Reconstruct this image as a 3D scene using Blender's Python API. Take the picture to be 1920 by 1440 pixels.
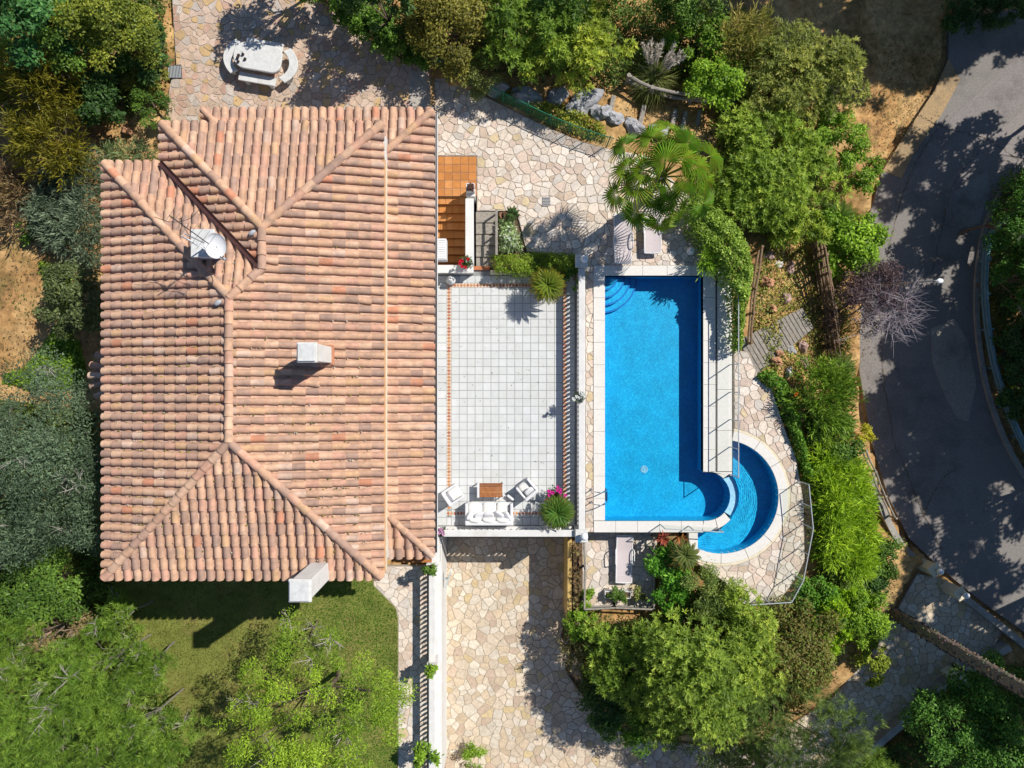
import bpy, math, random
import numpy as np
from mathutils import Vector, Matrix, Quaternion
R = math.radians
for o in list(bpy.data.objects): bpy.data.objects.remove(o)
scene = bpy.context.scene
COL = scene.collection

# ---------------------------------------------------------------- camera, sky, sun, exposure
D = 28.5                                   # drone height above the terrace floor
cam = bpy.data.cameras.new('camera'); camo = bpy.data.objects.new('camera', cam); COL.objects.link(camo)
camo.location = (0, 0, D); camo.rotation_euler = (0, 0, 0)
cam.sensor_width = 36; cam.lens = 36 * D / (1920 / 45); cam.clip_start = .1; cam.clip_end = 2000
scene.camera = camo
SX, SY = .81, .552                         # shadow length per metre of height (west, south)
world = bpy.data.worlds.new('World'); scene.world = world; world.use_nodes = True
wn = world.node_tree.nodes; wl = world.node_tree.links
bg = wn['Background']; sky = wn.new('ShaderNodeTexSky'); sky.sky_type = 'NISHITA'; sky.sun_disc = False; sky.dust_density = .2; sky.ozone_density = 5.
sky.sun_elevation = math.atan2(1, math.hypot(SX, SY)); sky.sun_rotation = math.atan2(SX, SY)
wl.new(sky.outputs[0], bg.inputs[0]); bg.inputs[1].default_value = .075
sl = bpy.data.lights.new('sun', 'SUN'); sl.energy = 4.6; sl.angle = R(.5); sl.color = (1, .95, .87)
so = bpy.data.objects.new('sun', sl); COL.objects.link(so)
so.rotation_euler = Vector((-SX, -SY, -1)).to_track_quat('-Z', 'Y').to_euler(); so.location = (30, 25, 40)
scene.view_settings.view_transform = 'Standard'; scene.view_settings.look = 'None'
scene.view_settings.exposure = .30; scene.view_settings.gamma = 1; scene.view_settings.use_curve_mapping = False
scene.render.engine = 'CYCLES'
scene.cycles.max_bounces = 8; scene.cycles.transparent_max_bounces = 12
scene.cycles.caustics_reflective = False; scene.cycles.caustics_refractive = False

# ---------------------------------------------------------------- helpers
rnd = random.Random(7)
def W(px, py, h=0.):                       # photo pixel -> plan position on a level h metres above the terrace
    k = (D - h) / D / 45
    return ((px - 960) * k, (720 - py) * k)
def PW(pts, h=0.): return [W(x, y, h) for x, y in pts]

def nodes(name):
    m = bpy.data.materials.new(name); m.use_nodes = True
    nt = m.node_tree; return m, nt.nodes, nt.links, nt.nodes['Principled BSDF']
def texco(n, l, scale, detail=4., kind='noise', rough=.6):
    tc = n.new('ShaderNodeNewGeometry')
    if kind == 'noise':
        t = n.new('ShaderNodeTexNoise'); t.inputs['Scale'].default_value = scale; t.inputs['Detail'].default_value = detail
        t.inputs['Roughness'].default_value = rough
    else:
        t = n.new('ShaderNodeTexVoronoi'); t.inputs['Scale'].default_value = scale
    l.new(tc.outputs['Position'], t.inputs['Vector']); return t
def ramp(n, l, src, stops):
    r = n.new('ShaderNodeValToRGB'); e = r.color_ramp.elements
    while len(e) < len(stops): e.new(.5)
    for k, (p, c) in enumerate(stops): e[k].position = p; e[k].color = (*c, 1)
    l.new(src, r.inputs[0]); return r
def mix(n, l, fac, a, b, mode='MIX'):
    x = n.new('ShaderNodeMix'); x.data_type = 'RGBA'; x.blend_type = mode
    for sock, v in ((x.inputs[0], fac), (x.inputs[6], a), (x.inputs[7], b)):
        if hasattr(v, 'links'): l.new(v, sock)
        elif isinstance(v, (int, float)): sock.default_value = v
        else: sock.default_value = (*v, 1)
    return x.outputs[2]
def mat(name, col=None, rough=.8, var=.25, vscale=6., bump=.0, bscale=60., metal=0., spec=.3, stain=None, sscale=2., samt=.5, trans=0.):
    """base colour = own colour (or the piece's 'col' attribute) with grain, stains and fine relief"""
    m, n, l, p = nodes(name)
    if col is None:
        a = n.new('ShaderNodeAttribute'); a.attribute_name = 'col'; base = a.outputs['Color']
    else:
        c = n.new('ShaderNodeRGB'); c.outputs[0].default_value = (*col, 1); base = c.outputs[0]
    if var:
        t = texco(n, l, vscale, 6.)
        r = ramp(n, l, t.outputs['Fac'], [(.28, (1 - var,) * 3), (.72, (1 + var * .6,) * 3)])
        base = mix(n, l, 1., base, r.outputs[0], 'MULTIPLY')
    if stain is not None:
        t = texco(n, l, sscale, 8., rough=.7)
        r = ramp(n, l, t.outputs['Fac'], [(.5, (0, 0, 0)), (.72, (samt,) * 3)])
        base = mix(n, l, r.outputs[0], base, stain)
    l.new(base, p.inputs['Base Color'])
    p.inputs['Roughness'].default_value = rough; p.inputs['Metallic'].default_value = metal
    p.inputs['Specular IOR Level'].default_value = spec
    if bump:
        t = texco(n, l, bscale, 5.)
        b = n.new('ShaderNodeBump'); b.inputs['Strength'].default_value = bump; b.inputs['Distance'].default_value = .02
        l.new(t.outputs['Fac'], b.inputs['Height']); l.new(b.outputs[0], p.inputs['Normal'])
    if trans:
        tr = n.new('ShaderNodeBsdfTranslucent'); l.new(base, tr.inputs[0])
        ms = n.new('ShaderNodeMixShader'); ms.inputs[0].default_value = trans
        l.new(p.outputs[0], ms.inputs[1]); l.new(tr.outputs[0], ms.inputs[2])
        l.new(ms.outputs[0], n['Material Output'].inputs[0])
    return m
def glassy(name, tint, rough=.02, ior=1.33, bscale=0., bstr=0., bdist=.02, even=0.):
    m, n, l, p = nodes(name); n.remove(p)
    tr = n.new('ShaderNodeBsdfTransparent'); tr.inputs[0].default_value = (*tint, 1)
    g = n.new('ShaderNodeBsdfGlossy'); g.inputs['Roughness'].default_value = rough
    f = n.new('ShaderNodeFresnel'); f.inputs[0].default_value = ior
    if bstr:
        t = texco(n, l, bscale, 3.); b = n.new('ShaderNodeBump')
        b.inputs['Strength'].default_value = bstr; b.inputs['Distance'].default_value = bdist
        l.new(t.outputs['Fac'], b.inputs['Height']); l.new(b.outputs[0], g.inputs['Normal']); l.new(b.outputs[0], f.inputs['Normal'])
    ms = n.new('ShaderNodeMixShader')
    if even: ms.inputs[0].default_value = even
    else: l.new(f.outputs[0], ms.inputs[0])
    l.new(tr.outputs[0], ms.inputs[1]); l.new(g.outputs[0], ms.inputs[2])
    l.new(ms.outputs[0], n['Material Output'].inputs[0]); return m

def tag(o, label=None, cat=None, group=None, kind=None):
    if label: o['label'] = label
    if cat: o['category'] = cat
    if group: o['group'] = group
    if kind: o['kind'] = kind
    return o
def link(o, parent=None, keep=True):
    COL.objects.link(o)
    if parent is not None:
        o.parent = parent
        if keep: o.matrix_parent_inverse = Matrix.Translation(parent.location).inverted() if parent.type == 'EMPTY' else Matrix.Identity(4)
    return o
def thing(name, label, cat, loc=(0, 0, 0), rz=0., group=None):
    o = bpy.data.objects.new(name, None); o.empty_display_size = .2; o.location = loc; o.rotation_euler = (0, 0, rz)
    COL.objects.link(o); return tag(o, label, cat, group)

class MB:
    """collects shapes into one mesh; every vertex carries the colour of its piece"""
    def __init__(s, col=(.5, .5, .5)): s.v = []; s.f = []; s.c = []; s.col = col
    def add(s, vs, fs, col=None):
        o = len(s.v); s.v += [tuple(x) for x in vs]; s.f += [tuple(i + o for i in f) for f in fs]
        s.c += [col or s.col] * len(vs); return s
    def box(s, c, d, rz=0., b=.012, M=None, col=None):
        hx, hy, hz = d[0] / 2, d[1] / 2, d[2] / 2; b = min(b, hx * .45, hy * .45, hz * .45)
        vs = []; idx = {}
        for sx in (-1, 1):
            for sy in (-1, 1):
                for sz in (-1, 1):
                    for ax in range(3):
                        p = [sx * (hx - b), sy * (hy - b), sz * (hz - b)]; p[ax] = (sx, sy, sz)[ax] * (hx, hy, hz)[ax]
                        idx[sx, sy, sz, ax] = len(vs); vs.append(p)
        fs = []
        for ax in range(3):
            u, w = (ax + 1) % 3, (ax + 2) % 3
            for sg in (-1, 1):
                q = []
                for su, sw in ((-1, -1), (1, -1), (1, 1), (-1, 1)):
                    k = [0, 0, 0]; k[ax] = sg; k[u] = su; k[w] = sw; q.append(idx[k[0], k[1], k[2], ax])
                fs.append(q if sg > 0 else q[::-1])
            for su in (-1, 1):
                for sw in (-1, 1):          # edge along ax
                    k1 = [0, 0, 0]; k2 = [0, 0, 0]
                    k1[ax] = -1; k2[ax] = 1; k1[u] = k2[u] = su; k1[w] = k2[w] = sw
                    q = [idx[(*k1, u)], idx[(*k2, u)], idx[(*k2, w)], idx[(*k1, w)]]
                    fs.append(q if su * sw > 0 else q[::-1])
        for sx in (-1, 1):
            for sy in (-1, 1):
                for sz in (-1, 1):
                    q = [idx[sx, sy, sz, a] for a in range(3)]; fs.append(q if sx * sy * sz > 0 else q[::-1])
        ca, sa = math.cos(rz), math.sin(rz)
        if M is not None: vs = [M @ Vector(p) for p in vs]
        vs = [(c[0] + p[0] * ca - p[1] * sa, c[1] + p[0] * sa + p[1] * ca, c[2] + p[2]) for p in vs]
        return s.add(vs, fs, col)
    def beam(s, a, b, w, h, bev=.008, col=None, up=(0, 0, 1)):      # square bar from a to b
        a = Vector(a); b = Vector(b); d = b - a; L = d.length; x = d.normalized()
        u = Vector(up)
        if abs(x.dot(u)) > .95: u = Vector((0, 1, 0))
        y = u.cross(x).normalized(); z = x.cross(y)
        M = Matrix((x, y, z)).transposed()
        return s.box((a + b) / 2, (L, w, h), 0, bev, M, col)
    def tube(s, path, r, n=8, cap=True, col=None):
        P = [Vector(p) for p in path]; rs = r if isinstance(r, (list, tuple)) else [r] * len(P)
        vs = []; fs = []; ref = None
        for i, p in enumerate(P):
            t = (P[min(i + 1, len(P) - 1)] - P[max(i - 1, 0)]).normalized()
            if ref is None: ref = Vector((0, 0, 1)) if abs(t.z) < .9 else Vector((1, 0, 0))
            u = t.cross(ref).normalized(); w = u.cross(t).normalized(); ref = w
            for k in range(n):
                a = 2 * math.pi * k / n; vs.append(p + (u * math.cos(a) + w * math.sin(a)) * rs[i])
        for i in range(len(P) - 1):
            for k in range(n):
                k2 = (k + 1) % n; fs.append((i * n + k, i * n + k2, (i + 1) * n + k2, (i + 1) * n + k))
        if cap: fs.append(tuple(range(n))[::-1]); fs.append(tuple((len(P) - 1) * n + k for k in range(n)))
        return s.add(vs, fs, col)
    def lathe(s, prof, c=(0, 0, 0), n=12, col=None, sx=1., sy=1.):
        vs = []; fs = []
        for r, z in prof:
            for k in range(n):
                a = 2 * math.pi * k / n; vs.append((c[0] + r * math.cos(a) * sx, c[1] + r * math.sin(a) * sy, c[2] + z))
        for i in range(len(prof) - 1):
            for k in range(n):
                k2 = (k + 1) % n; fs.append((i * n + k, i * n + k2, (i + 1) * n + k2, (i + 1) * n + k))
        fs.append(tuple(range(n))[::-1]); fs.append(tuple((len(prof) - 1) * n + k for k in range(n)))
        return s.add(vs, fs, col)
    def prism(s, poly, z0, z1, bev=0., col=None):
        A = sum(poly[i][0] * poly[(i + 1) % len(poly)][1] - poly[(i + 1) % len(poly)][0] * poly[i][1] for i in range(len(poly)))
        if A < 0: poly = poly[::-1]
        n = len(poly); vs = [(x, y, z0) for x, y in poly]; fs = [tuple(range(n))[::-1]]
        rings = [(poly, z1 - bev)] if bev else []
        top = inset(poly, bev) if bev else poly
        rings.append((top, z1))
        for q, z in rings: vs += [(x, y, z) for x, y in q]
        for r in range(len(rings)):
            for k in range(n):
                k2 = (k + 1) % n; fs.append((r * n + k, r * n + k2, (r + 1) * n + k2, (r + 1) * n + k))
        fs.append(tuple(len(rings) * n + k for k in range(n)))
        return s.add(vs, fs, col)
    def blob(s, c, r, seed=0, n=10, m=7, amp=.18, col=None, rz=0., flat=0.):   # uneven boulder / cushion
        g = random.Random(seed); ph = [g.uniform(0, 6.28) for _ in range(6)]
        vs = []; fs = []
        for i in range(m + 1):
            th = math.pi * i / m
            for k in range(n):
                a = 2 * math.pi * k / n; x, y, z = math.sin(th) * math.cos(a), math.sin(th) * math.sin(a), math.cos(th)
                q = 1 + amp * (math.sin(3 * x + ph[0]) * math.cos(2.6 * y + ph[1]) + .6 * math.sin(5 * z + 4 * x + ph[2]) + .5 * math.sin(6 * y - 3 * x + ph[3]))
                if flat: x, y = math.copysign(abs(x) ** flat, x), math.copysign(abs(y) ** flat, y)
                X, Y = x * r[0] * q, y * r[1] * q
                vs.append((c[0] + X * math.cos(rz) - Y * math.sin(rz), c[1] + X * math.sin(rz) + Y * math.cos(rz), c[2] + z * r[2] * q))
        for i in range(m):
            for k in range(n):
                k2 = (k + 1) % n; fs.append((i * n + k, (i + 1) * n + k, (i + 1) * n + k2, i * n + k2))
        return s.add(vs, fs, col)
    def build(s, name, m, parent=None, smooth=False, keep=True):
        me = bpy.data.meshes.new(name); me.from_pydata(s.v, [], s.f)
        a = me.attributes.new('col', 'FLOAT_COLOR', 'POINT')
        a.data.foreach_set('color', np.c_[np.array(s.c, dtype=np.float32).reshape(-1, 3), np.ones(len(s.v), np.float32)].ravel())
        if smooth:
            me.polygons.foreach_set('use_smooth', [True] * len(me.polygons))
            if smooth != 'all': me.set_sharp_from_angle(angle=R(40))
        me.materials.append(m); me.update()
        return link(bpy.data.objects.new(name, me), parent, keep)

def area(p): return .5 * sum(p[i][0] * p[(i + 1) % len(p)][1] - p[(i + 1) % len(p)][0] * p[i][1] for i in range(len(p)))
def inset(poly, d):
    n = len(poly); out = []
    for i in range(n):
        a, b, c = Vector(poly[i - 1]), Vector(poly[i]), Vector(poly[(i + 1) % n])
        e1 = (b - a).normalized(); e2 = (c - b).normalized()
        n1 = Vector((-e1.y, e1.x)); n2 = Vector((-e2.y, e2.x)); k = 1 + n1.dot(n2)
        q = (n1 + n2) / max(k, .4) * d; out.append((b.x + q.x, b.y + q.y))
    return out
def inside(P, poly):                        # numpy point in polygon
    x, y = P[:, 0], P[:, 1]; r = np.zeros(len(P), bool); n = len(poly)
    for i in range(n):
        x1, y1 = poly[i]; x2, y2 = poly[(i + 1) % n]
        if y1 == y2: continue
        c = ((y1 > y) != (y2 > y)) & (x < (x2 - x1) * (y - y1) / (y2 - y1) + x1); r ^= c
    return r
def edge_dist(P, poly):
    d = np.full(len(P), 1e9); n = len(poly)
    for i in range(n):
        a = np.array(poly[i]); b = np.array(poly[(i + 1) % n]); e = b - a
        t = np.clip(((P - a) @ e) / max(e @ e, 1e-9), 0, 1); d = np.minimum(d, np.linalg.norm(P - a - t[:, None] * e, axis=1))
    return d
def clip_half(poly, nx, ny, c):             # keep nx*x+ny*y <= c
    out = []; n = len(poly)
    for i in range(n):
        p, q = poly[i], poly[(i + 1) % n]; a = nx * p[0] + ny * p[1] - c; b = nx * q[0] + ny * q[1] - c
        if a <= 0: out.append(p)
        if (a < 0 < b) or (b < 0 < a):
            t = a / (a - b); out.append((p[0] + (q[0] - p[0]) * t, p[1] + (q[1] - p[1]) * t))
    return out
def chaikin(p, k=.12):
    out = []
    for i in range(len(p)):
        a, b = p[i], p[(i + 1) % len(p)]
        if math.dist(a, b) < 1e-4: continue
        out.append((a[0] + (b[0] - a[0]) * k, a[1] + (b[1] - a[1]) * k)); out.append((b[0] + (a[0] - b[0]) * k, b[1] + (a[1] - b[1]) * k))
    return out
def voronoi(poly, pitch, gap, seed):
    """irregular flagstones that fill a polygon, with open joints"""
    g = random.Random(seed); xs = [p[0] for p in poly]; ys = [p[1] for p in poly]
    nx = int((max(xs) - min(xs)) / pitch) + 5; ny = int((max(ys) - min(ys)) / pitch) + 5
    pts = {}
    for i in range(nx):
        for j in range(ny):
            pts[i, j] = (min(xs) + (i - 2 + (j % 2) * .5 + g.uniform(-.44, .44)) * pitch, min(ys) + (j - 2 + g.uniform(-.44, .44)) * pitch)
    for k_ in list(pts):
        if g.random() < .13: del pts[k_]
    out = []; wgt = {k: g.uniform(-.09, .09) * pitch for k in pts}
    for (i, j), p in pts.items():
        s = pitch * 1.6
        cell = [(p[0] - s, p[1] - s), (p[0] + s, p[1] - s), (p[0] + s, p[1] + s), (p[0] - s, p[1] + s)]
        for di in (-2, -1, 0, 1, 2):
            for dj in (-2, -1, 0, 1, 2):
                q = pts.get((i + di, j + dj))
                if q is None or (di == 0 and dj == 0): continue
                dx, dy = q[0] - p[0], q[1] - p[1]; L = math.hypot(dx, dy) or 1e-6; dx /= L; dy /= L
                c = dx * (p[0] + q[0]) / 2 + dy * (p[1] + q[1]) / 2 - gap / 2 + (wgt[i, j] - wgt[i + di, j + dj])
                cell = clip_half(cell, dx, dy, c)
                if len(cell) < 3: break
            if len(cell) < 3: break
        if len(cell) < 3: continue
        A = np.array(cell); ins = inside(A, poly); dd = edge_dist(A, poly).min()
        if not ins.any():
            continue
        if not ins.all():
            res = list(poly)
            for k in range(len(cell)):
                a, b = cell[k], cell[(k + 1) % len(cell)]; ex, ey = b[0] - a[0], b[1] - a[1]
                L = math.hypot(ex, ey)
                if L < 1e-6: continue
                res = clip_half(res, ey / L, -ex / L, (ey * a[0] - ex * a[1]) / L)
                if len(res) < 3: break
            if len(res) < 3: continue
            cell = res
        if abs(area(cell)) < .12 * pitch * pitch: continue
        if area(cell) < 0: cell = cell[::-1]
        cell = [c for k, c in enumerate(cell) if math.dist(c, cell[k - 1]) > .025]
        if len(cell) < 3: continue
        out.append(chaikin(cell, .13))
    return out
def in_frame(x, y, z):
    k = 45 * D / (D - z); return abs(x * k) < 960 and abs(y * k) < 720
def pieces(polys, z, thick, pal, name, m, parent, limit=300, seed=1, lift=.006, joined='flagstones', tilt=0., var=.11):
    """each stone its own object (the 300 that show largest), the rest joined"""
    g = random.Random(seed); polys = sorted(polys, key=lambda p: -abs(area(p)))
    rest = MB(); cnt = 0
    for p in polys:
        c = g.choices([q[0] for q in pal], [q[1] for q in pal])[0]; k = g.uniform(1 - var, 1 + var); c = tuple(min(x * k, .9) for x in c)
        cx = sum(q[0] for q in p) / len(p); cy = sum(q[1] for q in p) / len(p); zz = z + g.uniform(0, lift)
        n = len(p); top = [(cx + (x - cx) * .972, cy + (y - cy) * .972) for x, y in p]
        tx, ty = g.uniform(-tilt, tilt), g.uniform(-tilt, tilt)
        vs = [(x, y, z - thick) for x, y in p] + [(x, y, zz + (x - cx) * tx + (y - cy) * ty) for x, y in top]
        fs = [(k_, (k_ + 1) % n, n + (k_ + 1) % n, n + k_) for k_ in range(n)] + [tuple(range(n, 2 * n))]
        if cnt < limit and in_frame(cx, cy, z):
            b = MB(); b.add(vs, fs, c); b.build(name, m, parent); cnt += 1
        else: rest.add(vs, fs, c)
    if rest.v: tag(rest.build(joined, m, parent), kind='stuff')

# ---------------------------------------------------------------- materials
M = {}
M['stone'] = mat('flagstone', None, .75, .22, 7, .25, 45, stain=(.30, .24, .17), sscale=1.1, samt=.35)
M['mortar'] = mat('mortar', (.47, .41, .345), .95, .3, 8, .3, 80)
M['mortar_drive'] = mat('mortar_drive', (.45, .385, .30), .95, .3, 8, .3, 80)
M['white'] = mat('white_render', (.66, .65, .63), .85, .1, 3, .2, 40, stain=(.42, .38, .32), sscale=1.4, samt=.35)
M['cream'] = mat('cream_render', (.70, .62, .46), .85, .15, 3, .2, 40, stain=(.36, .30, .2), sscale=1.2, samt=.4)
M['ochre'] = mat('ochre_render', (.50, .34, .12), .85, .2, 3, .2, 40)
M['coping'] = mat('coping_stone', (.69, .66, .615), .6, .08, 9, .1, 60, stain=(.5, .47, .42), sscale=.9, samt=.3)
M['marble'] = mat('white_stone', (.62, .62, .60), .6, .14, 8, .12, 50, stain=(.34, .33, .31), sscale=3.5, samt=.45)
M['floor_tile'] = mat('floor_tile', None, .4, .06, 3, .03, 40, spec=.35, stain=(.43, .42, .38), sscale=.9, samt=.35)
M['grout'] = mat('grout', (.29, .30, .295), .9, .2, 6)
M['terracotta'] = mat('terracotta', None, .6, .15, 7, .08, 40)
M['roof_tile'] = mat('roof_tile', None, .85, .24, 4.5, .35, 50, stain=(.20, .16, .13), sscale=2.6, samt=.55)
M['channel'] = mat('channel_tile', None, .9, .3, 6, .3, 50, stain=(.30, .22, .15), sscale=3, samt=.4)
M['wood'] = mat('weathered_wood', (.30, .27, .23), .85, .35, 9, .4, 70)
M['brownwood'] = mat('brown_wood', (.23, .15, .09), .8, .35, 9, .4, 70)
M['teak'] = mat('teak', None, .45, .3, 10, .15, 60)
M['orangewood'] = mat('orange_wood', (.42, .16, .045), .55, .2, 8, .1, 40)
M['fabric'] = mat('white_fabric', (.66, .66, .68), .95, .06, 14, .2, 120, spec=.1)
M['fabric_w'] = mat('cream_fabric', (.68, .675, .65), .95, .06, 14, .2, 120, spec=.1)
M['plastic'] = mat('white_plastic', (.68, .68, .69), .4, .05, 5)
M['sling'] = mat('pinkish_sling', (.56, .49, .49), .8, .08, 16, .15, 160)
M['metal'] = mat('galvanised', (.42, .44, .46), .4, .15, 8, metal=.8)
M['darkmetal'] = mat('dark_metal', (.04, .04, .045), .45, .15, 8, metal=.5)
M['greymetal'] = mat('painted_metal', (.38, .40, .42), .45, .1, 8, spec=.4)
M['chrome'] = mat('chrome', (.62, .64, .66), .15, 0, metal=1)
M['bluemetal'] = mat('bluegrey_rail', (.12, .24, .29), .5, .2, 4, spec=.4)
M['globe'] = mat('lamp_globe', (.80, .82, .84), .25, .03, 8, spec=.5)
M['rock'] = mat('rock', None, .9, .4, 3.5, .7, 9, stain=(.12, .11, .09), sscale=2, samt=.5)
M['asphalt'] = mat('asphalt', None, .9, .3, 14, .5, 70, stain=(.09, .085, .08), sscale=.5, samt=.75)
M['kerb'] = mat('kerb_concrete', (.33, .31, .28), .9, .25, 3, .25, 50, stain=(.14, .12, .09), sscale=1, samt=.5)
M['leaf'] = mat('leaf', None, .5, .12, 3, trans=.42, spec=.25)
M['needle'] = mat('needle', None, .55, .12, 3, trans=.36, spec=.3)
M['bark'] = mat('bark', None, .95, .35, 9, .7, 30)
M['petal'] = mat('petal', None, .6, .1, 9, trans=.25)
M['soil'] = mat('soil', (.13, .085, .05), .95, .4, 5, .5, 30)
M['clay'] = mat('clay_pot', (.42, .19, .09), .8, .2, 6)
M['net'] = mat('green_net', (.012, .17, .09), .7, .25, 9)
M['cone'] = mat('dark_cone', (.05, .03, .03), .7, .3, 40)
M['pane'] = glassy('glass_pane', (.97, .985, .975), .01, even=.03)
M['water'] = glassy('pool_water', (.80, .95, 1.), .015, 1.33, 3.2, .22, .03)
M['water_small'] = glassy('rippled_water', (.86, .97, 1.), .05, 1.33, 2.0, .3, .03)
def mosaic(name, a, b, c):
    m, n, l, p = nodes(name)
    t = texco(n, l, 24, kind='voronoi'); r = ramp(n, l, t.outputs['Color'], [(.15, a), (.55, b), (.92, c)])
    t2 = texco(n, l, 1.3, 5.); r2 = ramp(n, l, t2.outputs['Fac'], [(.3, (.86,) * 3), (.7, (1.1,) * 3)])
    l.new(mix(n, l, 1., r.outputs[0], r2.outputs[0], 'MULTIPLY'), p.inputs['Base Color'])
    p.inputs['Roughness'].default_value = .4; return m
M['mosaic'] = mosaic('blue_mosaic', (.001, .34, .64), (.002, .42, .72), (.02, .56, .84))  # paler tile tones also stand in for rippling light on the floor
M['mosaic_small'] = mosaic('pale_blue_mosaic', (.002, .34, .64), (.004, .43, .73), (.02, .56, .84))
M['mosaic_dark'] = mosaic('riser_shade_mosaic', (.002, .16, .5), (.004, .2, .56), (.01, .26, .62))
M['mosaic_pale'] = mosaic('lip_mosaic', (.22, .48, .66), (.32, .58, .74), (.42, .66, .8))
def ground_mat():
    m, n, l, p = nodes('dirt')
    t = texco(n, l, .55, 8., rough=.65); c = ramp(n, l, t.outputs['Fac'], [(.3, (.20, .12, .055)), (.45, (.44, .25, .10)), (.58, (.56, .36, .16)), (.75, (.38, .27, .14))]).outputs[0]
    t2 = texco(n, l, 3.5, 8., rough=.75); r2 = ramp(n, l, t2.outputs['Fac'], [(.35, (.5,) * 3), (.62, (1.12,) * 3)]); c = mix(n, l, 1., c, r2.outputs[0], 'MULTIPLY')
    t3 = texco(n, l, .8, 9., rough=.7); r3 = ramp(n, l, t3.outputs['Color'], [(.52, (0, 0, 0)), (.66, (.7,) * 3)]); c = mix(n, l, r3.outputs[0], c, (.085, .095, .03))
    l.new(c, p.inputs['Base Color']); p.inputs['Roughness'].default_value = .95; p.inputs['Specular IOR Level'].default_value = .1
    b = n.new('ShaderNodeBump'); b.inputs['Strength'].default_value = .6; b.inputs['Distance'].default_value = .05
    l.new(t2.outputs['Fac'], b.inputs['Height']); l.new(b.outputs[0], p.inputs['Normal']); return m
M['dirt'] = ground_mat()
M['lawn'] = mat('lawn_soil', (.17, .19, .04), .95, .35, 1.3, .4, 30, stain=(.30, .22, .085), sscale=.5, samt=.8)
# ---------------------------------------------------------------- levels and outlines (metres above the terrace floor)
P, NW, DR, RD, SD = .30, .60, -2.6, -3.0, -.72
def arc(cx, cy, r, a0, a1, n): return [(cx + r * math.cos(R(a0 + (a1 - a0) * k / n)), cy + r * math.sin(R(a0 + (a1 - a0) * k / n))) for k in range(n + 1)]
KC = (1352, 931)
poly_N = PW([(806, 205), (806, 128), (822, 133), (880, 166), (960, 206), (1030, 240), (1090, 265), (1148, 280), (1215, 292), (1290, 365), (1340, 430), (1366, 498),
             (1097, 498), (1097, 482), (988, 472), (968, 395), (894, 395), (894, 292), (806, 292)], P)
poly_S = PW([(1097, 498), (1114, 498), (1114, 998), (1097, 998)], P)
poly_L = PW([(1091, 998), (1233, 998), (1227, 1140), (1092, 1142)], SD)
poly_E = PW([(1376, 655), (1402, 660), (1428, 718), (1447, 728), (1470, 800), (1493, 860), (1507, 940), (1509, 1050), (1491, 1088), (1459, 1129), (1385, 1133), (1360, 1092), (1303, 1054)]
            + arc(*KC, 130, 112, -79, 26), P)
poly_NW = PW([(-200 + 520, 0 - 40), (330, 120), (318, 160), (310, 225), (300, 300), (700, 300), (806, 240), (806, 128), (770, 118), (720, 95), (660, 50), (590, -5), (560, -40)], NW)
poly_drive = PW([(834, 1008), (1066, 1008), (1064, 1150), (1050, 1200), (1062, 1260), (1110, 1330), (1180, 1385), (1300, 1396), (1420, 1400), (1560, 1310), (1640, 1215), (1690, 1130), (1720, 1075), (1765, 1085),
                 (1835, 1140), (1880, 1185), (1850, 1240), (1740, 1320), (1640, 1402), (1560, 1480), (834, 1480)], DR)
poly_path = PW([(735, 1062), (802, 1062), (802, 1470), (746, 1470), (746, 1160), (742, 1140), (700, 1098), (700, 1062)], 0)
poly_lawn = PW([(140, 1040), (700, 1040), (700, 1098), (742, 1140), (746, 1160), (746, 1500), (330, 1500), (260, 1300), (200, 1150)], 0)
poly_terrace = [(-3.35, 4.75), (2.68, 4.75), (2.68, -6.22), (-3.35, -6.22)]
poly_road = PW([(1780, 46), (1778, 110), (1752, 170), (1705, 240), (1655, 320), (1622, 430), (1606, 560), (1612, 700), (1635, 830), (1665, 930), (1705, 1010), (1760, 1062), (1830, 1120), (1960, 1215), (2200, 1400),
                (2300, 1200), (2050, 1040), (1925, 905), (1860, 780), (1830, 650), (1826, 520), (1850, 410), (1905, 320), (2000, 240), (2200, 120), (2200, -120), (2060, -60), (1930, 8), (1850, 30)], RD)

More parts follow.
